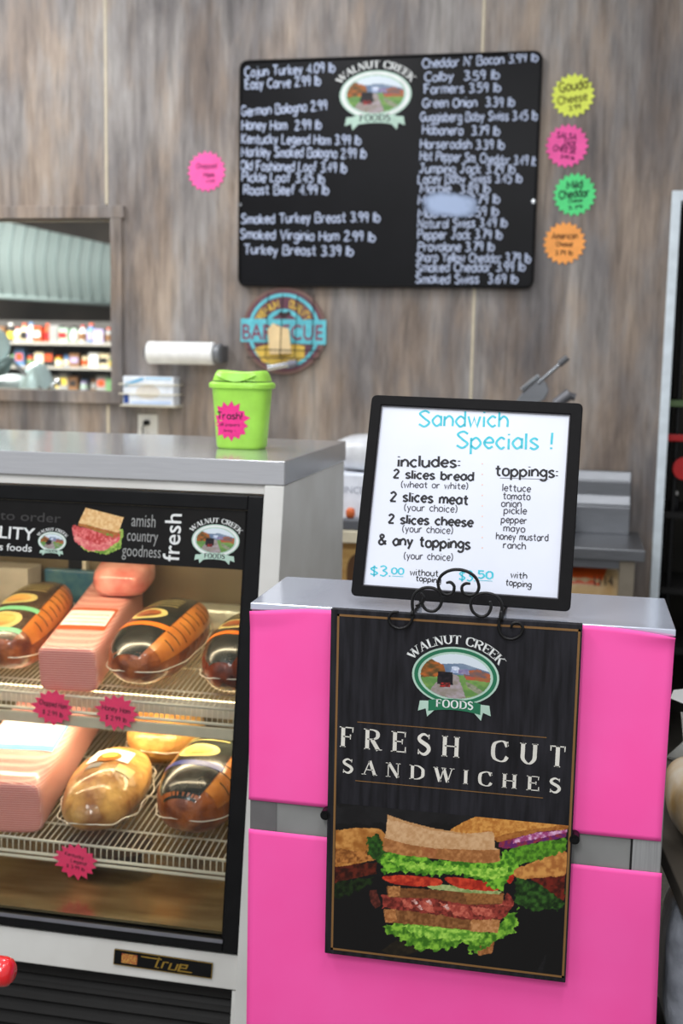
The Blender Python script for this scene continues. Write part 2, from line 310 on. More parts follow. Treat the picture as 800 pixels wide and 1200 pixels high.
# roman capitals with serifs: (advance, strokes(kind,pts), serifs(x,y), ticks(x,y,dy))
SG = {
'A': (9, [('t', '1,0 4.6,10'), ('T', '4.6,10 8,0'), ('t', '2.5,3.6 6.8,3.6')], [(1, 0), (8, 0)], []),
'C': (8.4, [('c', '~7.8,7.4 6.6,9.3 4.6,9.8 1.6,8.4 .9,5 1.6,1.6 4.6,.2 6.8,.8 8,2.6')], [], [(7.9, 9.8, -2.4)]),
'D': (9, [('T', '1.6,0 1.6,10'), ('c', '~1.6,9.7 5,9.5 7.8,7.6 8.2,5 7.8,2.4 5,.5 1.6,.3')], [(1.2, 0), (1.2, 10)], []),
'E': (7.4, [('T', '1.6,0 1.6,10'), ('t', '1.6,9.7 6.8,9.7'), ('t', '1.6,5.2 5.4,5.2'), ('t', '1.6,.3 7.1,.3')], [(1.2, 0), (1.2, 10)], [(6.8, 10, -2.6), (7.1, 0, 2.8), (5.4, 6.4, -2.4)]),
'F': (7, [('T', '1.6,0 1.6,10'), ('t', '1.6,9.7 6.6,9.7'), ('t', '1.6,5.2 5.4,5.2')], [(1.5, 0), (1.2, 10)], [(6.6, 10, -2.6), (5.4, 6.4, -2.4)]),
'H': (9.2, [('T', '1.6,0 1.6,10'), ('T', '7.6,0 7.6,10'), ('t', '1.6,5.2 7.6,5.2')], [(1.6, 0), (1.6, 10), (7.6, 0), (7.6, 10)], []),
'I': (3.4, [('T', '1.7,0 1.7,10')], [(1.7, 0), (1.7, 10)], []),
'K': (8.6, [('T', '1.6,0 1.6,10'), ('t', '7,10 1.8,4.4'), ('T', '3.6,6 7.4,0')], [(1.6, 0), (1.6, 10), (7, 10), (7.6, 0)], []),
'L': (7, [('T', '1.6,0 1.6,10'), ('t', '1.6,.3 6.8,.3')], [(1.2, 0), (1.6, 10)], [(6.8, 0, 3)]),
'N': (9, [('t', '1.4,0 1.4,10'), ('T', '1.6,10 7.6,0'), ('t', '7.6,0 7.6,10')], [(1.4, 0), (1.2, 10), (7.6, 10)], []),
'O': (9.2, [('c', '@4.6,9.8 1.6,8.2 .9,5 1.6,1.8 4.6,.2 7.6,1.8 8.3,5 7.6,8.2')], [], []),
'R': (8.6, [('T', '1.6,0 1.6,10'), ('c', '~1.6,9.7 5,9.5 6.8,8.4 6.8,6.4 5,5.2 1.6,5'), ('T', '4,5 7.4,0')], [(1.6, 0), (1.2, 10), (7.8, 0)], []),
'S': (6.8, [('c', '~5.8,8.6 3.4,9.8 1.2,8.4 1.5,6.6 5.2,4.4 6,2.4 4.4,.4 2.6,.3 .9,1.5')], [], [(5.9, 9.8, -2.2), (.8, 0, 2.4)]),
'T': (8, [('T', '4,0 4,10'), ('t', '.6,9.7 7.4,9.7')], [(4, 0)], [(.6, 10, -2.6), (7.4, 10, -2.6)]),
'U': (9, [('c', '~1.6,10 1.6,6 1.8,2.4 4.6,.3 7.2,2.4 7.5,6 7.5,10')], [(1.6, 10), (7.5, 10)], []),
'W': (12, [('T', '1,10 3.8,0'), ('t', '3.8,0 6,9.6'), ('T', '6,9.6 8.6,0'), ('t', '8.6,0 11.2,10')], [(1, 10), (6, 10), (11.2, 10)], []),
' ': (4.5, [], [], [])}
def serif_text(mb, fn, text, gap=.6, thick=1.75, thin=.62):
    x = 0
    for ch in text:
        adv, ss, se, ti = SG[ch]
        for kind, s in ss:
            q = [tuple(map(float, p.split(','))) for p in s.lstrip('~@').split()]
            pts = catmull(q, 5, s[0] == '@') if s[0] in '~@' else [np.array(p) for p in q]
            pts = [(x+p[0], p[1]) for p in pts]
            if kind == 'T': wd = thick
            elif kind == 't': wd = thin
            else:
                wd = []
                for i in range(len(pts)):
                    a = pts[max(i-1, 0)]; b = pts[min(i+1, len(pts)-1)]; dx, dy = b[0]-a[0], b[1]-a[1]; wd.append(thin+(thick-thin)*(abs(dy)/(math.hypot(dx, dy)+1e-9))**1.4)
                if ch == 'S': wd = [thin+(thick-thin)*math.sin(PI*min(1, max(0, i/(len(pts)-1)))) for i in range(len(pts))]
            mb.ribbon(fn, pts, wd)
        for sx, sy in se:
            y = sy-.25 if sy > 5 else sy+.25; mb.ribbon(fn, [(x+sx-1.5, y), (x+sx+1.5, y)], .42)
        for sx, sy, dy in ti: mb.ribbon(fn, [(x+sx, sy), (x+sx, sy+dy)], [.75, .35])
        x += adv+gap
    return x-gap
def serif_width(t, gap=.6): return sum(SG[c][0]+gap for c in t)-gap
def serif_line(parent, pl, text, x0, y0, x1, y1, cap, m, gap=.6, off=.0006, thick=1.75, thin=.62):
    a = pl.at(x0, y0); b = pl.at(x1, y1); W = serif_width(text, gap); h = np.linalg.norm(pl.at(x0, y0-cap)-a)
    d = (b-a)/W; up = np.array([-d[1], d[0]])/np.linalg.norm(d)*h/10
    mb = MB(); serif_text(mb, lambda x, y: pl.P(*(a+d*x+up*y), off), text, gap, thick, thin)
    return obj('lettering', mb, m, parent)
def font_line(parent, pl, text, x0, y0, x1, y1, cap, m, off=.0006, bold=0.):
    cu = bpy.data.curves.new('t', 'FONT'); cu.body = text; cu.offset = bold; cu.resolution_u = 3
    to = bpy.data.objects.new('t', cu); me = bpy.data.meshes.new_from_object(to); V = [v.co.copy() for v in me.vertices]; F = [tuple(p.vertices) for p in me.polygons]
    bpy.data.objects.remove(to); xs = [v.x for v in V]; W0, W1 = min(xs), max(xs)
    a = pl.at(x0, y0); b = pl.at(x1, y1); L = np.linalg.norm(b-a); d = (b-a)/L; up = np.array([-d[1], d[0]])
    q = cap if isinstance(cap, tuple) else None
    h = np.linalg.norm(pl.at(x0, y0-cap)-a) if not q else np.linalg.norm(pl.at(*q)-a)
    s = h/.69
    mb = MB(); mb.add([pl.P(*(a+d*((v.x-W0)/(W1-W0)*L)+up*v.y*s), off) for v in V], F)
    return obj('lettering', mb, m, parent)
def oval(n, rx, ry, c=(0, 0), rot=0):
    cr, sr = math.cos(rot), math.sin(rot)
    return [(c[0]+rx*math.cos(t)*cr-ry*math.sin(t)*sr, c[1]+rx*math.cos(t)*sr+ry*math.sin(t)*cr) for t in [2*PI*i/n for i in range(n)]]

# ------------------------------------------------------------------ painting printed pictures (flat colour print)
def vnoise(x, y, sc, seed=0, octv=3):
    x = np.asarray(x, float)/sc; y = np.asarray(y, float)/sc; out = 0; amp = 1; tot = 0
    for o in range(octv):
        xi, yi = np.floor(x).astype(np.int64), np.floor(y).astype(np.int64); fx, fy = x-xi, y-yi; fx = fx*fx*(3-2*fx); fy = fy*fy*(3-2*fy)
        def hsh(a, b): 
            n = (a*374761393+b*668265263+(seed+o)*1442695041) & 0x7fffffff; n = ((n ^ (n >> 13))*1274126177) & 0x7fffffff
            return ((n ^ (n >> 16)) & 0xffff)/65535
        v = (hsh(xi, yi)*(1-fx)+hsh(xi+1, yi)*fx)*(1-fy)+(hsh(xi, yi+1)*(1-fx)+hsh(xi+1, yi+1)*fx)*fy
        out = out+v*amp; tot += amp; amp *= .5; x = x*2.03+7; y = y*2.03+3
    return out/tot
def inpoly(x, y, P):
    ins = np.zeros(x.shape, bool); n = len(P)
    for i in range(n):
        (x0, y0), (x1, y1) = P[i], P[(i+1) % n]
        if y0 == y1: continue
        c = ((y0 > y) != (y1 > y)) & (x < (x1-x0)*(y-y0)/(y1-y0)+x0); ins ^= c
    return ins
class Paint:
    def __init__(s, X, Y, bg): s.X, s.Y = X, Y; s.c = np.tile(np.array(bg, float), X.shape+(1,)); s.seed = 1
    def fill(s, P, col, col2=None, sc=12, wob=0, wsc=9, con=1., smooth=False):
        s.seed += 11; X, Y = s.X, s.Y
        if wob: X = X+(vnoise(s.X, s.Y, wsc, s.seed)-.5)*2*wob; Y = Y+(vnoise(s.X, s.Y, wsc, s.seed+5)-.5)*2*wob
        if smooth: P = [tuple(q) for q in catmull(P, 6, True)[:-1]]
        m = inpoly(X, Y, P)
        t = np.clip((vnoise(s.X, s.Y, sc, s.seed+3)-.5)*2.4*con+.5, 0, 1)[m][:, None]
        c2 = np.array(col2 if col2 is not None else col, float); s.c[m] = np.array(col, float)*(1-t)+c2*t
        return m
    def lin(s): 
        c = s.c/255; c = np.where(c <= .04045, c/12.92, ((c+.055)/1.055)**2.4); return np.concatenate([c, np.ones(c.shape[:-1]+(1,))], -1)
def picture(parent, pl, a0, a1, b0, b1, step, painter, name, off=.0004, m=None, mask=None):
    nu, nv = max(2, int((a1-a0)/step)), max(2, int((b1-b0)/step))
    A, B = np.meshgrid(np.linspace(a0, a1, nu+1), np.linspace(b0, b1, nv+1))
    P = pl.p+A[..., None]*pl.u+B[..., None]*pl.v+pl.n*off
    v = P-EYE; w_ = v@_F; X = 400+FPX*(v@_R)/w_; Y = 600-FPX*(v@_U)/w_
    C = painter(X, Y, A, B); mb = MB(); mb.v = P.reshape(-1, 3)
    I = np.arange((nu+1)*(nv+1)).reshape(nv+1, nu+1)
    Q = np.stack([I[:-1, :-1], I[:-1, 1:], I[1:, 1:], I[1:, :-1]], -1)
    if mask is not None:
        k = mask((A[:-1, :-1]+A[1:, 1:])/2, (B[:-1, :-1]+B[1:, 1:])/2); Q = Q[k]
    Q = Q.reshape(-1, 4); mb.f = Q.tolist(); mb.c = C.reshape(-1, 4)
    return obj(name, mb, m or M['print'], parent)
def landscape(u, v):                      # country lane picture in an oval, u, v in -1..1
    p = Paint(u*50, v*50, (206, 216, 224)); W = 70
    p.fill([(-60, 18), (-20, 26), (10, 30), (60, 10), (60, -60), (-60, -60)], (92, 112, 140), (126, 142, 160), 14)
    p.fill([(-60, 2), (60, 4), (60, -60), (-60, -60)], (92, 132, 70), (128, 158, 84), 12)
    p.fill([(-60, 30), (-34, 34), (-14, 16), (-18, -4), (-60, -10)], (176, 96, 44), (88, 70, 40), 9, 5)
    p.fill([(12, 12), (30, 20), (52, 8), (52, -4), (14, -2)], (170, 92, 60), (110, 90, 90), 8, 3)
    p.fill([(14, 2), (56, 0), (56, -8), (16, -6)], (176, 82, 62), (150, 100, 60), 8, 1)
    p.fill([(-6, 22), (4, 22), (8, 8), (-6, 8)], (214, 220, 232), (150, 164, 196), 5, 1)
    p.fill([(4, 16), (18, 18), (20, 6), (4, 6)], (120, 112, 150), (160, 150, 170), 5, 1)
    p.fill([(-20, -4), (-4, 6), (4, 0), (12, -30), (18, -60), (-50, -60), (-36, -34)], (166, 154, 160), (138, 128, 118), 8, 2)
    p.fill([(14, -10), (26, -16), (50, -40), (40, -44), (18, -22)], (110, 116, 92), (150, 150, 128), 4, 2)
    p.fill([(-25, 8), (-4, 8), (-3, -20), (-26, -20)], (24, 22, 26), (40, 34, 38), 6)
    p.fill([(-21, -16), (-7, -16), (-6, -26), (-22, -26)], (190, 50, 48), (60, 30, 30), 3, 1)
    return p
def emblem(parent, pl, c, rx, ry, rot=0, arc=True, step=None, ribbon_green=True):
    """oval crest: arched name, ringed landscape, ribbon underneath. c centre in plane coordinates, rx, ry outer radii of ring"""
    cr, sr = math.cos(rot), math.sin(rot)
    def T(x, y): return (c[0]+x*cr-y*sr, c[1]+x*sr+y*cr)
    g = obj('emblem', MB().prism(pl, [T(*q) for q in oval(48, rx, ry)], .0001, .0004), M['palegreen'], parent)
    obj('ring', MB().add([pl.P(*T(*q), .0006) for q in oval(56, rx*.95, ry*.94)]+[pl.P(*T(*q), .0006) for q in oval(56, rx*.86, ry*.83)], [(i, (i+1) % 56, 56+(i+1) % 56, 56+i) for i in range(56)]), M['greenprint'] if ribbon_green else M['whiteprint'], g)
    R1, R2 = rx*.8, ry*.76
    def paint(X, Y, A, B):
        x, y = (A-c[0])*cr+(B-c[1])*sr, -(A-c[0])*sr+(B-c[1])*cr; return landscape(x/R1, y/R2).lin()
    def mask(A, B):
        x, y = (A-c[0])*cr+(B-c[1])*sr, -(A-c[0])*sr+(B-c[1])*cr; return (x/R1)**2+(y/R2)**2 < 1
    ext = max(R1, R2)*1.02
    picture(g, pl, c[0]-ext, c[0]+ext, c[1]-ext, c[1]+ext, step or R1/32, paint, 'landscape', .0009, mask=mask)
    # ribbon
    rb = MB(); y0, y1 = -ry*1.16, -ry*.78
    n = 10; top = [(-rx*.6+1.2*rx*i/n, y1-ry*.1*(((i/n)*2-1)**2)) for i in range(n+1)]; bot = [(x, y-(y1-y0)) for x, y in top]
    rb.add([pl.P(*T(*q), .0013) for q in bot+top], [(i, i+1, n+2+i, n+1+i) for i in range(n)])
    o = obj('ribbon', rb, M['greenprint'] if ribbon_green else M['palegreen'], g)
    tl = MB()
    for s in (-1, 1):
        q = [(s*rx*.54, y1-ry*.12), (s*rx*.8, y1-ry*.14), (s*rx*.84, y0-ry*.12), (s*rx*.66, y0-ry*.02), (s*rx*.62, y0-ry*.3), (s*rx*.46, y0-ry*.06)]
        tl.add([pl.P(*T(*p), .0011) for p in (q if s > 0 else q[::-1])], [tuple(range(6))])
    obj('ribbon_tail', tl, M['palegreen'], g)
    W = serif_width('FOODS', 1.2); k = rx*.86/W; mb = MB()
    serif_text(mb, lambda x, y: pl.P(*T(k*x-rx*.43, y0-ry*.06+ry*.1+(y-5)*k*1.0+(y1-y0)*.42), .0016), 'FOODS', 1.2, 2.1, .9)
    obj('lettering', mb, M['whiteprint'] if ribbon_green else M['ink'], g)
    if arc:
        W = serif_width('WALNUT CREEK', .2); mb = MB(); th = 1.13; n0 = rx*1.08; m0 = ry*1.1
        # equal arc length placement on an ellipse
        ts = np.linspace(PI/2+th, PI/2-th, 400); ex, ey = n0*np.cos(ts), m0*np.sin(ts)
        S = np.concatenate([[0], np.cumsum(np.hypot(np.diff(ex), np.diff(ey)))]); hh = ry*.3/10
        def fn(x, y):
            t = float(np.interp(min(max(x/W, 0), 1)*S[-1], S, ts)); px_, py_ = n0*math.cos(t), m0*math.sin(t)
            nx, ny = math.cos(t)/n0, math.sin(t)/m0; L = math.hypot(nx, ny); return pl.P(*T(px_+nx/L*y*hh, py_+ny/L*y*hh), .0008)
        serif_text(mb, fn, 'WALNUT CREEK', .2, 2.0, .8); obj('arched_lettering', mb, M['whiteprint'], g)
    return g
def star(n, r0, r1, rng=None, jit=0, ph=0):
    out = []
    for i in range(2*n):
        r = (r0 if i % 2 else r1)*(1+(rng.uniform(-jit, jit) if rng else 0)); t = PI*i/n+ph; out.append((r*math.cos(t), r*math.sin(t)))
    return out

# ================================================================== THE SETTING
WY = 4.8
wallpl = Plane((0, WY, 0), (1, 0, 0), (0, 0, 1))
WX0, WX1 = -6.2, 3.0; WZ = 3.7
win = dict(x0=-3.25, x1=atY(131, 300, WY)[0], z0=atY(131, 459, WY)[2], z1=atY(131, 256, WY)[2])
DX0 = atY(798, 230, WY)[0]; DX1 = 1.45; DZ = atY(798, 236, WY)[2]
fl = struct(obj('floor', MB().box(-7, 3.4, -1.5, 10.6, -.1, 0), M['floor']))
wb = MB()
wb.box(WX0, win['x0'], WY+.01, WY+.12, 0, WZ).box(win['x0'], win['x1'], WY+.01, WY+.12, 0, win['z0']).box(win['x0'], win['x1'], WY+.01, WY+.12, win['z1'], WZ)
wb.box(win['x1'], DX0, WY+.01, WY+.12, 0, WZ).box(DX0, DX1, WY+.01, WY+.12, DZ, WZ).box(DX1, WX1, WY+.01, WY+.12, 0, WZ)
wall = struct(obj('wall_back', wb, M['liner'], org=(0, WY, 0)))
sx1 = atY(125, 250, WY)[0]; sx2 = atY(559, 240, WY)[0]; pitch = sx2-sx1
edges = [WX0, sx1-pitch*2, sx1-pitch, sx1, sx2, sx2+pitch, WX1]
for i in range(len(edges)-1):
    a, b = edges[i]+.004, edges[i+1]-.004; mb = MB()
    segs = [(a, b, 0, WZ)]
    def cut(segs, x0, x1, z0, z1):
        out = []
        for (p, q, r, s) in segs:
            if q <= x0 or p >= x1 or s <= z0 or r >= z1: out.append((p, q, r, s)); continue
            if p < x0: out.append((p, x0, r, s))
            if q > x1: out.append((x1, q, r, s))
            m0, m1 = max(p, x0), min(q, x1)
            if r < z0: out.append((m0, m1, r, z0))
            if s > z1: out.append((m0, m1, z1, s))
        return out
    segs = cut(segs, win['x0'], win['x1'], win['z0'], win['z1']); segs = cut(segs, DX0, DX1, 0, DZ)
    for (p, q, r, s) in segs:
        if q-p > .001: mb.box(p, q, WY, WY+.01, r, s)
    if mb.v: obj('panel', mb, M['wood'], wall)
    if i: 
        e = edges[i]
        if not DX0 < e < DX1: 
            q = [(0, WZ)] if not win['x0'] < e < win['x1'] else [(0, win['z0']-.06), (win['z1']+.06, WZ)]
            mb = MB(); [mb.box(e-.006, e+.006, WY-.002, WY+.006, z0, z1) for z0, z1 in q]; obj('joint_strip', mb, M['seam'], wall)
# window frame of the same laminate
wf = struct(thing('window_1', 'x', 'x', ((win['x0']+win['x1'])/2, WY, win['z0']))); del wf['label']; del wf['category']
fw = .052
obj('frame_top', MB().box(win['x0']-fw, win['x1']+fw+.012, WY-.022, WY+.06, win['z1'], win['z1']+fw), M['wood'], wf, bevel=.002)
obj('frame_bottom', MB().box(win['x0']-fw, win['x1']+fw, WY-.022, WY+.06, win['z0']-fw, win['z0']), M['wood'], wf, bevel=.002)
for x in (win['x0']-fw, win['x1']): obj('frame_side', MB().box(x, x+fw, WY-.02, WY+.06, win['z0'], win['z1']), M['wood'], wf, bevel=.002)
obj('pane', MB().box(win['x0'], win['x1'], WY+.07, WY+.075, win['z0'], win['z1']), M['glass'], wf)
# white door frame of the dark cooler opening
dr = struct(thing('door_1', 'x', 'x', ((DX0+DX1)/2, WY, 0))); del dr['label']; del dr['category']
for x in (DX0-.036, DX1): obj('jamb', MB().box(x, x+.036, WY-.012, WY+.12, 0, DZ+.04), M['bright'], dr, bevel=.003)
obj('head', MB().box(DX0, DX1, WY-.012, WY+.12, DZ, DZ+.04), M['bright'], dr, bevel=.003)
al = MB().box(DX0-.05, DX0, WY+.12, 5.9, 0, 2.5).box(DX1, DX1+.05, WY+.12, 5.9, 0, 2.5).box(DX0-.05, DX1+.05, 5.9, 5.95, 0, 2.5).box(DX0-.05, DX1+.05, WY+.12, 5.95, 2.5, 2.55)
struct(obj('wall_cooler', al, mat('dark_cooler_lining', (44, 42, 36), .6, col2=(60, 56, 46), scale=3)))

# ================================================================== DELI CASE
DT = np.array([-.741, 2.698, 1.412]); DBt = np.array([-.741, 2.509, .324])
door = Plane(DT, (1, 0, 0), DT-DBt)            # local a: x-DT.x (0 at right edge, negative left), b: 0 top, negative down; n faces the viewer
CX0, CX1 = -2.0, -.690; CB = 3.4325; DW = CX0-CX1+.1       # DW: left end of door in local a
def dz(z): return -(1.412-z)/(1.412-.324)*np.linalg.norm(DT-DBt)
def dY(z): return 2.698-(1.412-z)*(.189/1.088)
case = thing('deli_display_case', 'white refrigerated deli case with black framed glass front and steel top, full of meats', 'display case', ((CX0+CX1)/2, 3.0, 0))
for nm, x0, x1 in (('side_panel', CX1-.05, CX1), ('side_panel', CX0, CX0+.05)):
    prof = [(dY(0)-.012, 0), (CB, 0), (CB, 1.44), (2.698, 1.44), (2.69, 1.40)]
    sp = Plane((x0, 0, 0), (0, 1, 0), (0, 0, 1)); obj(nm, MB().prism(sp, prof, 0, x1-x0), M['white'], case, bevel=.003)
obj('back_panel', MB().box(CX0+.05, CX1-.05, CB-.03, CB, 0, 1.44), M['white'], case)
obj('header_panel', MB().pbox(door, DW, 0, .006, .045, -.05, -.003), M['white'], case)
obj('roof_panel', MB().box(CX0+.05, CX1-.05, 2.74, CB-.03, 1.39, 1.44), M['white'], case)
obj('steel_top', MB().box(CX0-.01, CX1+.002, 2.696, CB+.01, 1.440, 1.5), mat('neutral_brushed_steel', (206, 206, 208), .16, .7, (196, 196, 198), 12, (1, 60, 60), bump=.02), case, bevel=.0025)
# front base
bz = atY(265, 1160, dY(.25))[2]
zb = dz(.316); zc = dz(bz)
obj('base_panel', MB().pbox(door, DW, -.0, zc, dz(.318), -.05, -.006), M['white'], case, bevel=.003)
obj('kick_post', MB().pbox(door, -.012, .0, dz(0.0), zc-.002, -.05, -.008), M['white'], case)
obj('grille_back', MB().pbox(door, DW, -.014, dz(0.01), zc, -.09, -.07), M['dark'], case)
k = 0; zz = zc-.004
while zz > dz(.02):
    obj('louver', MB().hexa([door.P(DW, zz-.026, -.03), door.P(-.014, zz-.026, -.03), door.P(-.014, zz-.030, -.034), door.P(DW, zz-.030, -.034),
                             door.P(DW, zz-.006, -.052), door.P(-.014, zz-.006, -.052), door.P(-.014, zz-.002, -.048), door.P(DW, zz-.002, -.048)]), M['grille'], case); zz -= .033
# badge
ba = door.at(133, 1111); bb = door.at(249, 1146); bc = door.at(249, 1127)
badge = Plane(door.P(*ba, -.005), door.P(*bc)-door.P(*ba), door.v)
badge = Plane(door.P(*door.at(134, 1112), -.005), door.P(*door.at(249, 1129))-door.P(*door.at(134, 1112)), door.v)
bw = np.linalg.norm(door.at(249, 1129)-door.at(134, 1112)); bh = np.linalg.norm(door.at(134, 1130)-door.at(134, 1112))
bo = obj('name_badge', MB().pbox(badge, 0, bw, -bh, 0, 0, .004), M['black'], case, bevel=.001)
mb = MB()
for a0, a1, b0, b1 in ((0, bw, -.0012, 0), (0, bw, -bh, -bh+.0012), (0, .0012, -bh, 0), (bw-.0012, bw, -bh, 0)): mb.pbox(badge, a0, a1, b0, b1, .004, .0052)
obj('badge_rim', mb, M['goldmetal'], bo)
def bfn(x, y): return badge.P(bw*.4+x*.0042+y*.0009, -bh*.80+y*.0026, .0046)
mb = MB(); s_ = MB()
for st in ('-9,8 3.5,8;1.8,9.5 1.8,0 4,0', '5.5,0 5.5,6 8.5,6', '10,6 10,0 14,0;14,6 14,0', '15.8,3 19.8,3 19.8,6 15.8,6 15.8,0 24,0'):
    for q in st.split(';'): mb.ribbon(bfn, [tuple(map(float, p.split(','))) for p in q.split()], 1.1)
obj('lettering', mb, M['goldmetal'], bo)
obj('crest', MB().pbox(badge, bw*.08, bw*.24, -bh*.82, -bh*.22, .004, .005), mat('red_gold_crest', (150, 60, 40), .4, col2=(190, 150, 70), scale=400, contrast=(.45, .55)), bo)
# black door frame
dbot = dz(.324); gl = door.at(262, 1095); hb = door.at(285, 668)   # glass right bottom, header bottom
FA = gl[0]; gb = gl[1]
fr = obj('door_frame', MB().pbox(door, FA, 0, dbot, 0, -.03, .004).pbox(door, DW, DW-FA, dbot, 0, -.03, .004).pbox(door, DW-FA, FA, dbot, gb-.012, -.03, .004).pbox(door, DW-FA, FA, -.036, 0, -.03, .004), M['black'], case, bevel=.003)
[obj('inner_gasket', MB().pbox(door, q_, q_+.010, gb-.012, -.036, -.034, -.004), M['blackframe'], fr) for q_ in (FA-.006, DW-FA-.004)]
obj('lower_trim_strip', MB().pbox(door, DW-FA, FA, gb-.020, gb-.011, .004, .007), mat('grey_aluminium_strip', (150, 150, 158), .3, .8), fr)
obj('glass_front', MB().pbox(door, DW-FA, FA, gb-.012, hb[1]+.01, -.016, -.011), M['glass'], case)
hdr = obj('header_sign', MB().pbox(door, DW-FA, FA-.001, hb[1], -.034, -.012, -.004), mat('black_header_print', (22, 21, 21), .45, col2=(28, 27, 26), scale=8, spec=.15), case)
hp = Plane(door.P(0, 0, -.004), door.u, door.v)
obj('edge_strip', MB().pbox(door, DW-FA, FA, -.037, -.033, -.008, -.001), mat('tan_edge', (96, 88, 70), .4), hdr)
Z8 = lambda x, y: (x/2.424, 560+y/2.424)
font_line(hdr, hp, 'LITY', *Z8(-2, 170), *Z8(98, 178), 34*.41, M['whiteprint'], bold=.012)
font_line(hdr, hp, 'QUA', *Z8(-92, 162), *Z8(-10, 169), 34*.41, M['whiteprint'], bold=.012)
font_line(hdr, hp, 's foods', *Z8(-2, 205), *Z8(90, 210), 20*.41, M['whiteprint'], bold=.008)
font_line(hdr, hp, 'to order', *Z8(0, 118), *Z8(172, 128), 26*.41, M['dimprint'])
font_line(hdr, hp, 'amish', *Z8(373, 137), *Z8(441, 141), 36*.41, M['greyprint'])
font_line(hdr, hp, 'country', *Z8(360, 178), *Z8(448, 184), 34*.41, M['greyprint'])
font_line(hdr, hp, 'goodness', *Z8(346, 221), *Z8(456, 228), 34*.41, M['greyprint'])
# 'fresh' reads upward
cu0, cu1 = Z8(508, 238), Z8(516, 103)
font_line(hdr, hp, 'fresh', *cu0, *cu1, Z8(462, 236), M['whiteprint'], bold=.006)
c1 = hp.at(*Z8(148, 181)); e1 = hp.at(*Z8(188, 183)); emblem(hdr, hp, c1, e1[0]-c1[0], abs(hp.at(*Z8(148, 209))[1]-c1[1]), step=.0025, ribbon_green=False)
c1 = hp.at(*Z8(612, 178)); e1 = hp.at(*Z8(680, 184)); emblem(hdr, hp, c1, e1[0]-c1[0], abs(hp.at(*Z8(612, 224))[1]-c1[1]), step=.0018, ribbon_green=False)
def header_sandwich(X, Y, A, B):
    x, y = X*2.424, (Y-560)*2.424; p = Paint(x, y, (26, 25, 25))
    p.fill([(212, 150), (235, 205), (300, 222), (345, 200), (352, 150), (330, 140)], (96, 136, 50), (170, 190, 96), 7, 6, 5)
    p.fill([(203, 140), (212, 180), (250, 208), (300, 205), (340, 178), (340, 148)], (206, 92, 96), (232, 150, 140), 8, 4, 6)
    p.fill([(205, 135), (222, 168), (280, 190), (330, 172), (335, 160)], (226, 120, 118), (180, 60, 60), 6, 4, 5)
    p.fill([(224, 118), (330, 160), (346, 150), (342, 165), (322, 172), (222, 132)], (110, 150, 60), (200, 70, 60), 8, 3, 5)
    p.fill([(243, 84), (352, 112), (336, 156), (222, 128)], (232, 196, 142), (214, 166, 108), 6, 1.5, 8)
    p.fill([(222, 128), (336, 156), (334, 164), (222, 136)], (176, 112, 60), (150, 90, 44), 6, 1)
    return p.lin()
def hs_mask(A, B):
    P = hp.p+A[..., None]*hp.u+B[..., None]*hp.v; v = P-EYE; w_ = v@_F; x = (400+FPX*(v@_R)/w_)*2.424; y = (600-FPX*(v@_U)/w_-560)*2.424
    xx = x+(vnoise(x, y, 5, 3)-.5)*8; yy = y+(vnoise(x, y, 5, 9)-.5)*8
    return inpoly(x, y, [(243, 84), (352, 112), (336, 158), (222, 130)]) | inpoly(xx, yy, [(212, 128), (202, 145), (212, 182), (240, 206), (300, 218), (344, 200), (352, 150), (335, 140)])
q0, q1 = hp.at(*Z8(195, 228)), hp.at(*Z8(360, 80)); picture(hdr, hp, q0[0], q1[0], q0[1], q1[1], .0014, header_sandwich, 'sandwich_print', mask=hs_mask)
# interior
ZU, ZL = .841, .476
inn = MB().box(CX0+.05, CX1-.05, 3.36, 3.375, .36, 1.40); obj('liner_back', inn, M['liner'], case)
for x0, x1 in ((CX1-.054, CX1-.05), (CX0+.05, CX0+.054)):
    sp = Plane((x0, 0, 0), (0, 1, 0), (0, 0, 1)); obj('liner_side', MB().prism(sp, [(dY(.36)+.02, .36), (3.36, .36), (3.36, 1.39), (2.72, 1.39)], 0, x1-x0), M['liner'], case)
obj('case_floor', MB().box(CX0+.05, CX1-.05, dY(.36)+.02, 3.37, .355, .362), M['deck'], case)
x0, x1 = atY(82, 690, 3.35)[0], atY(99, 690, 3.35)[0]
obj('mullion', MB().box(x0, x1, 3.34, 3.36, .9, 1.39), M['black'], case); obj('mullion_strip', MB().box(x1, x1+.012, 3.335, 3.36, .9, 1.39), M['wire'], case)
obj('rear_lamp_cover', MB().box(CX0+.06, x0, 3.3, 3.36, 1.28, 1.36), M['black'], case)
obj('added_lamp_shield', MB().box(CX0+.08, CX1-.08, 2.868, 2.872, .785, .83), M['wire'], case)  # strip added to keep the shelf lamp's light off the front lip
for zt, yt in ((1.35, 2.80), (.815, 2.90)):
    o = obj('lamp_tube', MB().cyl((CX0+.09, yt, zt), (CX1-.09, yt, zt), .009, 12), mat('warm_lamp_tube', (255, 226, 170), .4, emit=6), case, smooth=True)
TILT = .155                                # the shelves rise towards the back
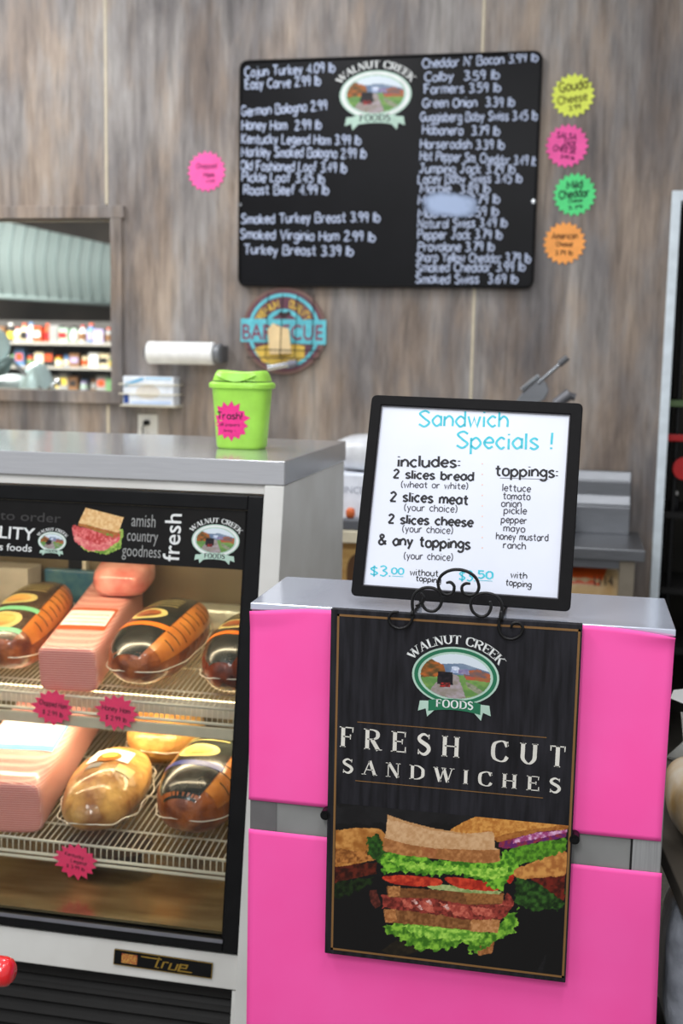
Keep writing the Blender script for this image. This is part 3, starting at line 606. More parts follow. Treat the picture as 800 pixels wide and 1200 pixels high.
def wire_shelf(name, z, yf, yb, x0, x1, lip, pitch_, rw):
    zb_ = z+(yb-yf)*TILT
    sh = obj(name, MB().tube([(x0, yf, z), (x1, yf, z), (x1, yb, zb_), (x0, yb, zb_)], .0045, 8, closed=True), M['wire'], case, smooth=True)
    mb = MB(); n = int((x1-x0)/pitch_)
    for i in range(n+1):
        x = x0+(x1-x0)*i/n; mb.tube([(x, yb, zb_+.002), (x, yf+.002, z+.002), (x, yf-.004, z-.004), (x, yf-.006, z-lip)], rw, 5)
    stuff(obj('wires', mb, M['wire'], sh, smooth=True))
    for yy in np.linspace(yf+.09, yb-.02, 4): zq = z+(yy-yf)*TILT-.004; obj('cross_wire', MB().tube([(x0, yy, zq), (x1, yy, zq)], .003, 6), M['wire'], sh, smooth=True)
    for a_, b_ in ((.006, 0), (.004, .014)): obj('lip_rail', MB().tube([(x0, yf-a_, z-lip-b_), (x1, yf-a_, z-lip-b_)], .0046, 8), M['wire'], sh, smooth=True)
    return sh
s1 = wire_shelf('upper_shelf', ZU, 2.78, 3.33, CX0+.06, CX1-.06, .040, .0145, .0014)
obj('price_rail', MB().box(CX0+.06, CX1-.06, 2.768, 2.772, ZU-.078, ZU-.050), mat('cream_price_channel', (200, 192, 168), .4), s1, bevel=.001)
s2 = wire_shelf('lower_shelf', ZL, 2.68, 3.33, CX0+.06, CX1-.06, .034, .0165, .0017)

# ------------------------------------------------------------------ meats
def net_mat(name, c1, c2, sc=150):
    m = bpy.data.materials.new(name); m.use_nodes = True; nt = m.node_tree; N = nt.nodes.new; L = nt.links.new; b = nt.nodes['Principled BSDF']
    b.inputs['Roughness'].default_value = .42; b.inputs['Coat Weight'].default_value = .35; b.inputs['Subsurface Weight'].default_value = 0
    tc = N('ShaderNodeTexCoord')
    def wv(d):
        w_ = N('ShaderNodeTexWave'); w_.wave_type = 'BANDS'; w_.bands_direction = d; w_.inputs['Scale'].default_value = sc/3.14; w_.inputs['Distortion'].default_value = .15; L(tc.outputs['Object'], w_.inputs[0]); return w_
    a, c = wv('Y'), wv('Z'); g = N('ShaderNodeNewGeometry'); sx = N('ShaderNodeSeparateXYZ'); L(g.outputs['Normal'], sx.inputs[0])
    ab = N('ShaderNodeMath'); ab.operation = 'ABSOLUTE'; L(sx.outputs['Y'], ab.inputs[0]); sb_ = N('ShaderNodeMath'); sb_.operation = 'LESS_THAN'; sb_.inputs[1].default_value = .7; L(ab.outputs[0], sb_.inputs[0])
    ay = N('ShaderNodeMath'); ay.operation = 'MULTIPLY'; L(a.outputs['Fac'], ay.inputs[0]); L(sb_.outputs[0], ay.inputs[1]); a = ay
    mm = N('ShaderNodeMath'); mm.operation = 'MAXIMUM'; L(a.outputs[0], mm.inputs[0])
    ml = N('ShaderNodeMath'); ml.operation = 'MULTIPLY'; ml.inputs[1].default_value = .8; L(c.outputs['Fac'], ml.inputs[0]); L(ml.outputs[0], mm.inputs[1])
    r = N('ShaderNodeValToRGB'); r.color_ramp.elements[0].color = lin(c2); r.color_ramp.elements[1].color = lin(c1); r.color_ramp.elements[0].position = .3; r.color_ramp.elements[1].position = .9
    L(mm.outputs[0], r.inputs[0]); L(r.outputs[0], b.inputs['Base Color'])
    bp = N('ShaderNodeBump'); bp.inputs['Strength'].default_value = .5; bp.inputs['Distance'].default_value = .002; L(mm.outputs[0], bp.inputs['Height']); L(bp.outputs[0], b.inputs['Normal'])
    return m
M['netpink'] = net_mat('pink_netted_ham', (238, 168, 158), (196, 92, 92))
M['netpale'] = net_mat('pale_pink_netted_ham', (246, 196, 182), (206, 112, 106))
M['hamskin'] = mat('smoked_ham_skin', (168, 92, 44), .3, col2=(92, 38, 20), scale=20, coat=.6, bump=.8, detail=8, bscale=38)
M['hamdark'] = mat('dark_smoked_ham_skin', (146, 62, 28), .26, col2=(62, 22, 12), scale=20, coat=.7, bump=.9, detail=8, bscale=34)
M['turkey'] = mat('golden_turkey_breast', (216, 168, 92), .32, col2=(136, 84, 38), scale=15, coat=.5, bump=1., detail=8, bscale=30)
M['turkeylight'] = mat('pale_golden_turkey', (232, 182, 100), .3, col2=(196, 132, 66), scale=14, coat=.5, bump=.9, detail=7, bscale=26)
M['lblack'] = mat('black_meat_label', (26, 30, 28), .25, col2=(44, 46, 42), scale=40, coat=.5)
M['lbrown'] = mat('dark_brown_label', (58, 44, 34), .25, col2=(88, 70, 52), scale=26, stretch=(1, 1, 1), coat=.5)
M['lorange'] = mat('orange_meat_label', (212, 136, 60), .3, col2=(184, 104, 40), scale=20, coat=.4)
M['lteal'] = mat('pale_green_band', (120, 190, 140), .3)
M['lgold'] = mat('gold_crest_print', (206, 190, 120), .3)
M['wrap'] = mat('clear_wrap_seam', (236, 226, 206), .2, coat=.5)
M['tray'] = mat('clear_plastic_tray', (225, 190, 150), .12, alpha=.3, coat=.5)
M['blue'] = mat('pale_blue_print', (110, 176, 214), .4)
class Loaf:
    def __init__(s, c, L, W, H, yaw, p=2.4, taper=.0, endp=2.6, lump=0, seed=0, pitch=0.):
        s.c = np.array(c, float); s.L, s.W, s.H, s.p, s.ep, s.tp, s.lump, s.seed = L, W, H, p, endp, taper, lump, seed
        s.ax = np.array([math.sin(yaw)*math.cos(pitch), math.cos(yaw)*math.cos(pitch), math.sin(pitch)]); s.sd = np.array([math.cos(yaw), -math.sin(yaw), 0]); s.up = np.cross(s.sd, s.ax)
    def P(s, u, t, off=0, rr=None):                # u along 0..1, t angle: 0 right, .25 top, .5 left
        k = 2*u-1; r = max(0, 1-abs(k)**s.ep)**(1/s.ep) if rr is None else rr; r *= 1+s.tp*k
        a = 2*PI*t; ca, sa = math.cos(a), math.sin(a)
        x = math.copysign(abs(ca)**(2/s.p), ca); z = math.copysign(abs(sa)**(2/s.p), sa)
        l = 1
        if s.lump:
            l += s.lump*(math.sin(3*a+s.seed+5*u)*.5+math.sin(5*a-7*u+s.seed*2)*.3+math.sin(9*u+2*a+s.seed)*.4)
        return s.c+s.ax*k*s.L/2+s.sd*x*(s.W/2*r*l+off)+s.up*(z*(s.H/2*r*l+off)+s.H/2)
    def body(s, nu=32, nt=40):
        e = []
        for i in range(nu+1):
            c_ = math.cos(PI*i/nu); s_ = math.sin(PI*i/nu); q = max(2/s.ep, .28)
            e.append((.5-.5*math.copysign(abs(c_)**q, c_), max(s_, 1e-4)**q))
        if s.ep > 4:                      # square ended: flat cap rings, then a rounded shoulder
            cap = [(0, .001), (0, .4), (0, .8), (.003, .93), (.010, .975), (.022, 1)]; mid = [(.022+.956*i/(nu-10), 1) for i in range(1, nu-10)]
            e = cap+mid+[(1-a, b) for a, b in cap[::-1]]
        n = len(e)-1
        return MB().grid(lambda a, b: s.P(e[round(b*n)][0], a, 0, e[round(b*n)][1]), nt, n, close_u=True)
    def patch(s, u0, u1, t0, t1, off=.0016, n=16): return MB().grid(lambda a, b: s.P(u0+(u1-u0)*a, t0+(t1-t0)*b, off), n, n)
    def ovalpatch(s, u, t, ru, rt, off=.0022):
        V = [s.P(u, t, off)]; F = []
        for k in (1, 2, 3): V += [s.P(u+ru*k/3*math.cos(2*PI*i/28), t+rt*k/3*math.sin(2*PI*i/28), off) for i in range(28)]
        for i in range(28):
            F.append((0, 1+i, 1+(i+1) % 28))
            for k in (0, 1): F.append((1+28*k+i, 1+28*(k+1)+i, 1+28*(k+1)+(i+1) % 28, 1+28*k+(i+1) % 28))
        return MB().add(V, F)
    def seam(s, t, r=.0016, wob=.004):
        pts = []; n = 48
        for i in range(n):
            a = 2*PI*i/n; u = .5-.497*math.cos(a); pts.append(s.P(u, (t if math.sin(a) > 0 else .5-t), .004+wob*math.sin(5*a+s.seed)**2)+np.array([0, 0, .002*math.sin(3*a)]))
        return MB().tube(pts, r, 6, closed=True)
def labelled_ham(name, label, lf, skin, mats, right=True, tray=True, group=None, crest2=False):
    t = thing(name, label, 'meat', tuple(lf.c), group)
    b = obj('meat', lf.body(), skin, t, smooth=True)
    lb = obj('wrap_label', lf.patch(.03, .92, .16, .41, .0016), mats[0], t, smooth=True)
    obj('side_label', lf.patch(.10, .92, .02, .155, .0016), mats[1], t, smooth=True)
    mb = MB()
    rr = random.Random(len(label))
    for i in range(9):                    # rows of small print across the side label
        u = .2+.075*i; t0 = .04+rr.random()*.02; mb.grid(lambda a, q: lf.P(u+.010*a, t0+(.08+.02*(i % 3))*q, .0022), 1, 6)
    obj('small_print', mb, mats[3], t, smooth=True)
    cr_ = obj('crest', lf.ovalpatch(.46, .285, .085, .075), M['lgold'], lb, smooth=True); obj('crest_picture', lf.ovalpatch(.46, .285, .058, .050, .0028), mats[2], cr_, smooth=True)
    if crest2:
        cr_ = obj('crest', lf.ovalpatch(.17, .285, .09, .085), M['lgold'], lb, smooth=True); obj('crest_picture', lf.ovalpatch(.17, .285, .062, .058, .0028), mats[2], cr_, smooth=True)
    obj('label_band', lf.patch(.28, .33, .15, .42, .0024), mats[4], lb, smooth=True)
    if crest2: obj('label_band', lf.patch(.07, .10, .15, .42, .0024), mats[4], lb, smooth=True)
    mb = MB()
    for i in range(4): u = .60+.045*i; mb.grid(lambda a, q: lf.P(u+.008*a, .2+.17*q, .0022), 1, 8)
    obj('white_print', mb, M['lgold'], lb, smooth=True)
    obj('wrap_seam', lf.seam(.97), M['wrap'], t, smooth=True)
    return t
MAT_A = (M['lbrown'], M['lorange'], M['turkeylight'], M['lbrown'], M['lteal'])
MAT_B = (M['lblack'], M['lorange'], M['hamskin'], M['lbrown'], mat('orange_band', (226, 120, 40), .3))
MAT_C = (M['lblack'], M['lorange'], M['turkeylight'], M['lbrown'], mat('blue_band', (60, 70, 140), .3))
def resting(px, py, Z): p = atZ(px, py, Z); return p
zu = ZU+.006; zl = ZL+.006
def mk(cx, cy, z, L, W, H, yaw, **k): return Loaf((cx, cy, z+(cy-(2.78 if z > .7 else 2.68))*TILT), L, W, H, yaw, pitch=math.atan(TILT*math.cos(yaw)), **k)
labelled_ham('wrapped_turkey_breast', 'long turkey breast with green banded crest label on upper shelf, beside pink loaf', mk(-1.534, 3.045, zu, .47, .190, .165, math.radians(-7), p=2.6, taper=-.02, seed=1), M['hamskin'], MAT_A, crest2=True)
labelled_ham('wrapped_turkey_breast', 'brown labelled meat cut off by the left edge of the photo, on upper shelf', mk(-1.765, 3.02, zu, .34, .19, .20, math.radians(-7), p=2.4, seed=3), M['hamdark'], MAT_A)
labelled_ham('smoked_ham', 'glossy oval ham with black label and orange side, middle of upper shelf', mk(-1.110, 2.995, zu, .43, .215, .165, math.radians(4), p=2.2, endp=2.5, seed=2), M['hamskin'], MAT_B)
labelled_ham('smoked_ham', 'dark glossy ham at the right end of the upper shelf', mk(-.862, 2.96, zu, .36, .185, .165, math.radians(2), p=2.2, endp=2.4, seed=5), M['hamdark'], MAT_B)
labelled_ham('smoked_ham', 'large ham with black and orange label at the right end of the lower shelf', mk(-.935, 2.91, zl, .42, .225, .180, math.radians(4), p=2.4, endp=2.7, seed=4), M['hamskin'], MAT_C)
def square_loaf(label, lf, m, lab, frame):
    t = thing('chopped_ham_loaf', label, 'meat', tuple(lf.c)); obj('meat', lf.body(40, 48), m, t, smooth=True)
    if lab:
        u0, u1 = lab
        l = obj('label', lf.patch(u0, u1, .165, .345, .0015), frame, t, smooth=True)
        obj('label_panel', lf.patch(u0+.05, u1-.04, .188, .322, .0023), M['paper'], l, smooth=True)
        mb = MB()
        for i in range(3): u = u0+.09+.05*i; mb.grid(lambda a, q: lf.P(u+.006*a, .21+.09*q, .003), 1, 6)
        obj('small_print', mb, frame, l, smooth=True)
    return t
L1 = mk(-1.338, 3.055, zu, .54, .160, .128, math.radians(-8), p=7, endp=9, seed=0)
square_loaf('long square pink netted ham loaf with orange framed label on upper shelf', L1, M['netpale'], (.24, .54), mat('orange_label_frame', (206, 96, 52), .4))
square_loaf('short pink wrapped ham lump lying on the far end of the long pink loaf', mk(-1.315, 3.225, zu+.126, .20, .17, .095, math.radians(-6), p=3.2, endp=3, lump=.03, seed=3), mat('pink_wrapped_ham', (236, 174, 162), .25, col2=(212, 118, 108), scale=14, coat=.6, bump=.6), None, None)
L2 = mk(-1.495, 2.975, zl, .60, .240, .150, math.radians(-8), p=6, endp=8)
square_loaf('wide pink netted ham loaf with blue framed label on lower shelf', L2, M['netpale'], (.30, .66), M['blue'])
# golden turkey breast in bag
lf = mk(-1.205, 2.835, zl, .36, .215, .150, math.radians(0), p=2.1, endp=2.1, lump=.06, seed=2)
t = thing('bagged_turkey_breast', 'lumpy golden turkey breast in a clear bag in middle of lower shelf', 'meat', tuple(lf.c))
obj('meat', lf.body(40, 48), M['turkey'], t, smooth=True)
lb = obj('white_label', lf.patch(.54, .76, .17, .36, .002), M['paper'], t, smooth=True); obj('crest', lf.ovalpatch(.60, .26, .09, .05, .003), M['lorange'], lb, smooth=True)
obj('crest_picture', lf.ovalpatch(.62, .26, .05, .03, .004), mat('yellow_print', (236, 206, 90), .4), lb, smooth=True); obj('side_sticker', lf.patch(.40, .50, .12, .2, .002), M['lgold'], t, smooth=True)
obj('grey_sticker', lf.patch(.42, .50, .26, .33, .002), M['boxgrey'], t, smooth=True); obj('wrap_seam', lf.seam(.96, .0018, .012), M['wrap'], t, smooth=True)
lf = mk(-1.16, 3.17, zl, .26, .22, .16, math.radians(5), p=2.1, endp=2.1, lump=.04, seed=6)
t = thing('bagged_turkey_breast', 'pale golden turkey breast behind the lumpy one on the lower shelf', 'meat', tuple(lf.c)); obj('meat', lf.body(), M['turkeylight'], t, smooth=True); obj('wrap_seam', lf.seam(.96), M['wrap'], t, smooth=True)
# box and packs behind
def bx(x0, x1, y0, y1, z0, z1): return MB().box(x0, x1, y0, y1, z0, z1)
tag(obj('carton', bx(-1.86, -1.64, 3.235, 3.33, zu+.085, zu+.24), mat('grey_carton', (190, 184, 170), .6), bevel=.002), 'pale grey carton at the back left of the upper shelf', 'box')
tag(obj('meat_packet', bx(-1.62, -1.44, 3.305, 3.335, zu+.085, zu+.23), mat('blue_packet', (40, 92, 120), .3, col2=(80, 120, 130), scale=30), bevel=.006), 'dark blue packet leaning at the back of upper shelf next to the mullion', 'packet')
tag(obj('steam_tray', MB().box(-1.14, -.78, 3.235, 3.33, zu+.085, zu+.15), mat('foil_tray', (214, 220, 206), .3, .4, bump=.8, scale=60), bevel=.01), 'crumpled silver foil tray behind the hams on the upper shelf', 'tray')
tag(obj('plastic_tub', MB().lathe((-1.22, 2.86, .363), [(.06, 0), (.085, .035), (.09, .04)], 32, 1.4, 1), mat('dark_brown_tub', (70, 48, 28), .3), smooth=40), 'dark low tub on the case floor under the lower shelf', 'tray')

def card(name, label, pl, n, r0, r1, m, lines, cat='price tag', jit=0, rng=None, rot=0, th=.0008, group=None, sx=1, sy=1, curve=None):
    pts = [(x*sx, y*sy) for x, y in star(n, r0, r1, rng, jit, rot)]
    o = obj(name, MB().prism(pl, pts, 0, th), m); tag(o, label, cat, group)
    for (text, cx, cy, wid, cap, ink, wt) in lines:
        W = hand_width(text); k = wid/W; h = cap/10; ang = math.radians(rot*0)
        mb = MB(); hand(mb, lambda x, y: pl.P(cx+(x-W/2)*k, cy+(y-5)*h, th+.0005), text, wt/((k+h)/2), jit=.4); obj('lettering', mb, ink, o)
    return o
# red tags on shelf rails
def tagat(px, py, Y, tilt=0, lean=.06):
    p = atY(px, py, Y); t = math.radians(tilt); return Plane(p, (math.cos(t), 0, math.sin(t)), (-math.sin(t)*math.cos(lean), math.sin(lean), math.cos(t)*math.cos(lean)))
rg = random.Random(4)
INKR = mat('dark_red_ink', (92, 16, 40), .6)
for px, py, Y, tilt, l1, l2, lab in [(62, 829, 2.757, -6, 'Chopped Ham', '$ 2.99 lb', 'deep pink starburst tag reading Chopped Ham on the upper shelf rail'),
                             (136, 835, 2.757, -5, 'Honey Ham', '$ 2.99 lb', 'deep pink starburst tag reading Honey Ham on the upper shelf rail'),
                             (89, 1009, 2.657, -8, 'Kentucky', 'Legend', 'deep pink starburst tag reading Kentucky Legend on lower shelf rail')]:
    pl = tagat(px, py, Y, tilt); L = [(l1, 0, .009, .078, .013, INKR, .0022), (l2, .002, -.016, .058, .012, INKR, .002)]
    if 'Kent' in l1: L = [(l1, -.006, .014, .052, .009, INKR, .0016), (l2, .008, -.001, .042, .009, INKR, .0016), ('$ 3.99 lb', .002, -.017, .05, .009, INKR, .0015)]
    card('price_tag', lab, pl, 15, .047, .061, M['tagred'], L, jit=.07, rng=rg, rot=rg.random(), sy=.78)

# ================================================================== TRASH BIN ON CASE
bc = np.array([-.900, 3.045, 1.5]); 
tb = thing('countertop_trash_bin', 'small lime green trash bin with swing lid on the steel case top', 'bin', tuple(bc))
obj('bin_body', MB().lathe(bc, [(.060, 0), (.064, .003), (.066, .01), (.0775, .160), (.0785, .165)], 48, 1, .86, 3.2), M['lime'], tb, smooth=45)
obj('rim', MB().lathe(bc+[0, 0, .163], [(.080, 0), (.086, .002), (.0865, .012), (.083, .016), (.078, .018)], 48, 1, .86, 3.2), M['lime'], tb, smooth=45)
def lidf(a, b):
    t = 2*PI*a; r = 1-b; ct, st = math.cos(t), math.sin(t)
    x = math.copysign(abs(ct)**(2/3.2), ct)*.077*r; y = math.copysign(abs(st)**(2/3.2), st)*.077*.86*r
    k = min(1, b*5); z = .178+k*.0+.024*(1-(1-k)**2)+.006*math.cos(x/.077*PI/2*0)+.007*(abs(x)/.077)**2*k
    return (bc[0]+x, bc[1]+y, bc[2]+z)
obj('lid', MB().grid(lidf, 48, 24, close_u=True), M['lime'], tb, smooth=60)
fl_ = MB().grid(lambda a, b: (bc[0]-.055+.11*a, bc[1]-.0685+.001-.004*math.sin(PI*a)+.010*b, bc[2]+.200-.018*math.sin(PI*a)*(1-b)+.004*b), 14, 3)
obj('swing_flap', fl_, mat('lime_green_flap', (150, 212, 72), .35), tb, smooth=True)
# its tag, wrapped on the bin's front
def binsurf(x, z, off):                   # x, z relative to centre of tag
    zz = .075+z; R = (.066+(.0775-.066)*(zz-.01)/.15); X = x; q = min(.999, abs(X)/R); y = -R*.86*(1-q**3.2)**(1/3.2); return (bc[0]+X, bc[1]+y-off, bc[2]+zz)
pts = star(15, .043, .055, random.Random(2), .08, .2); mb = MB(); cx = -.017
n = len(pts); V = [binsurf(cx, 0, .0012)]
for k in (.33, .66, 1): V += [binsurf(cx+p[0]*k, p[1]*k, .0012) for p in pts]
F = [(0, 1+i, 1+(i+1) % n) for i in range(n)]+[(1+n*k+i, 1+n*(k+1)+i, 1+n*(k+1)+(i+1) % n, 1+n*k+(i+1) % n) for k in (0, 1) for i in range(n)]
tt = tag(obj('price_tag', MB().add(V, F), M['tagpink'] if 0 else mat('magenta_card', (240, 50, 140), .6)), 'magenta starburst reading Trash stuck on the lime green bin', 'sign')
for text, z, wd, cap, wt in (('Trash!', .016, .072, .018, .0028), ('all papers', -.008, .056, .008, .0011), ('away -', -.024, .034, .007, .0011)):
    W = hand_width(text); k = wd/W; mb = MB(); hand(mb, lambda x, y: binsurf(cx+(x-W/2)*k, z+(y-5)*cap/10, .0022), text, wt/k); obj('lettering', mb, M['ink'], tt)

# ================================================================== PINK COVERED CABINET
BY, BZ = 2.12, 1.275
bx0, bx1 = atY(293, 707, BY)[0], atY(792, 737, BY)[0]; bback = BY+.285
cab = thing('steel_top_cabinet', 'grey metal cabinet with brushed steel top, wrapped in neon pink poster paper', 'cabinet', ((bx0+bx1)/2, (BY+bback)/2, 0))
obj('body', MB().box(bx0+.002, bx1-.002, BY+.004, bback, 0, BZ-.012), M['boxgrey'], cab, bevel=.003)
obj('top', MB().box(bx0, bx1, BY, bback, BZ-.014, BZ), M['steel_top'], cab, bevel=.002)
bp = Plane((bx0, BY+.0035, 0), (1, 0, 0), (0, 0, 1))
x_, _z = bp.at(738, 1000)
obj('corner_panel', MB().pbox(bp, x_+.004, bx1-bx0-.004, .3, BZ-.02, 0, .0022), mat('light_grey_metal', (166, 166, 166), .35, .3, (150, 150, 150), 10, (30, 1, 1)), cab)
a_ = bp.at(324, 950)[0]; obj('corner_panel', MB().pbox(bp, .004, a_, .3, BZ-.02, 0, .0018), mat('dark_grey_metal', (112, 110, 110), .4, .2), cab)
obj('panel_joint', MB().pbox(bp, x_, x_+.004, .3, BZ-.02, 0, .0012), M['dark'], cab)
def sheet(label, P, curl=None):
    q = [bp.at(*p) for p in P]; o0 = .0035
    def f(a, b):
        lo = q[0]*(1-a)+q[1]*a; hi = q[3]*(1-a)+q[2]*a; c = lo*(1-b)+hi*b
        off = o0+.0012*math.sin(a*9)*math.sin(b*7+1)+.0012
        if curl:
            d = max(0, 1-math.hypot((1-a)*5, (1-b)*9)); off += .010*d*d; c = c-np.array([0, .012*d*d])
            d = max(0, 1-math.hypot(a*7, (1-b)*9)); off += .006*d; c = c-np.array([0, .010*d])
        return bp.P(*c, off)
    mb = MB().grid(f, 60, 44); o = obj('pink_poster_paper', mb, M['pink'], smooth=True); s = o.modifiers.new('thick', 'SOLIDIFY'); s.thickness = .0006
    return tag(o, label, 'poster paper')
sheet('upper neon pink poster sheet on the cabinet front, above grey gap', [(292, 936), (774, 985), (791, 738), (294, 709)], True)
sheet('lower neon pink poster sheet on the cabinet front, below grey gap', [(289, 1225), (766, 1262), (775, 1022), (292, 970)])

# ================================================================== PRINTED SANDWICH POSTER
PY = BY-.024
pp = Plane((0, PY, 0), (1, 0, 0), (0, 0, 1))
pc = [pp.at(*q) for q in ((390, 712), (687, 733), (658, 1150), (378, 1118))]
px0, px1 = (pc[0][0]+pc[3][0])/2, (pc[1][0]+pc[2][0])/2; pz1, pz0 = (pc[0][1]+pc[1][1])/2, (pc[2][1]+pc[3][1])/2
po = thing('sandwich_poster', 'black sign with sandwich picture and serif lettering, hung on the pink cabinet front', 'sign', ((px0+px1)/2, PY, pz0))
obj('board', MB().box(px0, px1, PY, PY+.012, pz0, pz1), M['poster'], po, bevel=.0015)
ZA = lambda x, y: (370+x/2.424, 700+y/2.424); ZB = lambda x, y: (370+x/2.424, 920+y/2.424)
def frame_line(par, pl, P, w_, m, off=.0007):
    for i in range(len(P)): 
        a, b = np.array(P[i]), np.array(P[(i+1) % len(P)]); d = (b-a)/np.linalg.norm(b-a)
        obj('border', MB().ribbon(lambda x, y: pl.P(x, y, off), [a-d*w_/2, b+d*w_/2], w_), m, par)
ia, ib = pp.at(*ZA(64, 50)), pp.at(*ZB(690, 543)); 
frame_line(po, pp, [(ia[0], ia[1]), (pp.at(*ZA(748, 98))[0], ia[1]), (pp.at(*ZA(748, 98))[0], ib[1]), (ia[0], ib[1])], .0042, M['gold'])
for a, b in (((118, 352), (655, 400)), ((112, 518), (645, 572))):
    q0, q1 = pp.at(*ZA(*a)), pp.at(*ZA(*b)); q1[1] = q0[1] = (q0[1]+q1[1])/2; obj('rule', MB().ribbon(lambda x, y: pp.P(x, y, .0007), [q0, q1], .0016), M['gold'], po)
serif_line(po, pp, 'FRESH CUT', *ZA(68, 424), *ZA(708, 484), 24, M['offwhite'], gap=5.6, thick=2.0, thin=.55)
serif_line(po, pp, 'SANDWICHES', *ZA(75, 497), *ZA(694, 556), 16.5, M['offwhite'], gap=6.0, thick=2.0, thin=.6)
c1 = pp.at(*ZA(396, 224)); emblem(po, pp, c1, .0815*1.0, .0560, 0, step=.0009)
def art(X, Y, A, B):
    x, y = (X-370)*2.424, (Y-920)*2.424; p = Paint(x, y, (20, 19, 19)); 
    p.fill([(30, 60), (720, 60), (720, 110), (30, 110)], (24, 23, 24), (30, 29, 30), 30, 10)
    # left baguette
    p.fill([(36, 295), (36, 330), (90, 315), (150, 285), (165, 262), (60, 275)], (30, 46, 20), (14, 18, 10), 10, 10, 12)
    p.fill([(36, 225), (36, 280), (90, 270), (172, 250), (175, 220)], (92, 34, 22), (44, 18, 12), 11, 4)
    p.fill([(34, 142), (80, 126), (135, 122), (190, 130), (200, 190), (170, 212), (36, 228)], (196, 138, 72), (150, 92, 38), 14, 2, smooth=True)
    p.fill([(34, 175), (100, 186), (180, 190), (170, 212), (36, 228)], (186, 122, 62), (120, 70, 30), 8, 3)
    # right baguette
    p.fill([(575, 258), (560, 330), (620, 362), (700, 350), (706, 300)], (52, 92, 34), (22, 40, 16), 11, 12, 12)
    p.fill([(600, 262), (640, 285), (706, 330), (706, 250)], (110, 34, 24), (60, 20, 14), 10, 5)
    p.fill([(555, 240), (600, 226), (706, 185), (712, 250), (640, 262), (580, 266)], (204, 144, 76), (160, 98, 48), 12, 3, smooth=True)
    p.fill([(520, 210), (560, 228), (640, 210), (712, 186), (712, 150), (560, 172)], (96, 154, 40), (54, 96, 24), 9, 9, 10)
    p.fill([(520, 178), (560, 180), (640, 160), (712, 148), (712, 122), (600, 130), (520, 160)], (138, 46, 60), (92, 34, 96), 9, 3)
    p.fill([(560, 166), (640, 150), (712, 134), (712, 128), (620, 136), (560, 154)], (214, 170, 200), (150, 60, 110), 8, 2)
    p.fill([(380, 132), (430, 100), (500, 74), (590, 60), (680, 62), (716, 70), (716, 122), (630, 132), (560, 144), (500, 158), (420, 150)], (208, 148, 74), (172, 108, 46), 7, 2, smooth=True)
    p.fill([(500, 150), (560, 134), (716, 112), (716, 124), (630, 134), (520, 162)], (140, 82, 34), (170, 108, 52), 7, 2)
    # lower layers of the stack, back to front
    p.fill([(186, 470), (230, 440), (300, 468), (230, 490)], (28, 24, 18), (40, 34, 24), 9, 3)
    p.fill([(432, 446), (508, 440), (500, 478), (462, 484)], (172, 112, 66), (130, 80, 42), 6, 2)
    p.fill([(192, 398), (250, 386), (330, 392), (420, 398), (500, 416), (545, 360), (572, 352), (566, 410), (520, 440), (440, 480), (420, 445), (380, 468), (300, 468), (250, 445), (205, 425)], (134, 186, 60), (56, 104, 26), 11, 13, 12, 1.2)
    p.fill([(240, 398), (330, 400), (400, 408), (480, 420), (460, 440), (380, 440), (290, 428)], (164, 210, 84), (84, 140, 40), 8, 9, 9)
    p.fill([(192, 352), (250, 354), (330, 366), (440, 372), (520, 382), (512, 418), (430, 412), (300, 398), (196, 390)], (148, 98, 58), (108, 66, 34), 8, 2.5)
    p.fill([(440, 374), (524, 384), (516, 420), (440, 416)], (196, 140, 92), (164, 108, 62), 7, 2)
    p.fill([(194, 354), (226, 352), (230, 388), (198, 390)], (190, 130, 78), (150, 92, 50), 5, 3, 5)
    p.fill([(152, 300), (170, 296), (186, 340), (170, 350), (154, 330)], (60, 28, 22), (96, 44, 36), 6, 2)
    p.fill([(186, 312), (240, 318), (330, 318), (430, 330), (530, 330), (545, 305), (562, 330), (556, 352), (530, 382), (440, 384), (330, 366), (250, 356), (190, 348)], (150, 60, 50), (92, 34, 28), 9, 5, 9, 1.2)
    for i, (a, b, c, d) in enumerate([(240, 322, 268, 352), (290, 326, 330, 362), (380, 340, 430, 378), (440, 344, 500, 376), (500, 332, 552, 346), (350, 332, 380, 360)]):
        p.fill([(a, b), (c, b+6), (c+8, d), (a+12, d-6)], (198, 104, 84), (150, 60, 50), 7, 5, 8)
    for a, b in ((270, 330), (284, 346), (310, 330), (360, 345)): p.fill([(a, b), (a+12, b-6), (a+20, b+8), (a+14, b+10), (a+6, b+2)], (224, 190, 180), (180, 120, 110), 4, 2, 4)
    p.fill([(200, 290), (320, 296), (440, 306), (532, 306), (530, 338), (430, 340), (330, 322), (204, 318)], (128, 82, 46), (96, 58, 30), 8, 2)
    p.fill([(420, 306), (534, 308), (530, 336), (430, 338)], (158, 104, 58), (126, 80, 42), 6, 2)
    p.fill([(204, 288), (240, 286), (238, 316), (206, 318)], (186, 128, 76), (140, 88, 48), 5, 3, 5)
    # cheese, tomato, lettuce
    p.fill([(300, 282), (360, 282), (420, 288), (500, 298), (528, 302), (520, 310), (430, 306), (330, 296)], (170, 180, 120), (120, 140, 80), 9, 1)
    p.fill([(188, 262), (240, 256), (320, 262), (356, 270), (350, 284), (290, 288), (220, 280)], (206, 70, 44), (150, 36, 24), 10, 1.5, smooth=True)
    p.fill([(366, 264), (420, 264), (500, 280), (520, 298), (470, 300), (400, 290)], (204, 66, 42), (150, 36, 24), 10, 1.5, smooth=True)
    p.fill([(540, 244), (556, 240), (562, 262), (552, 280), (540, 270)], (196, 50, 36), (150, 30, 20), 6, 1, smooth=True)
    p.fill([(146, 150), (180, 140), (196, 190), (190, 220), (160, 212), (142, 184)], (48, 90, 30), (26, 50, 18), 9, 9, 10)
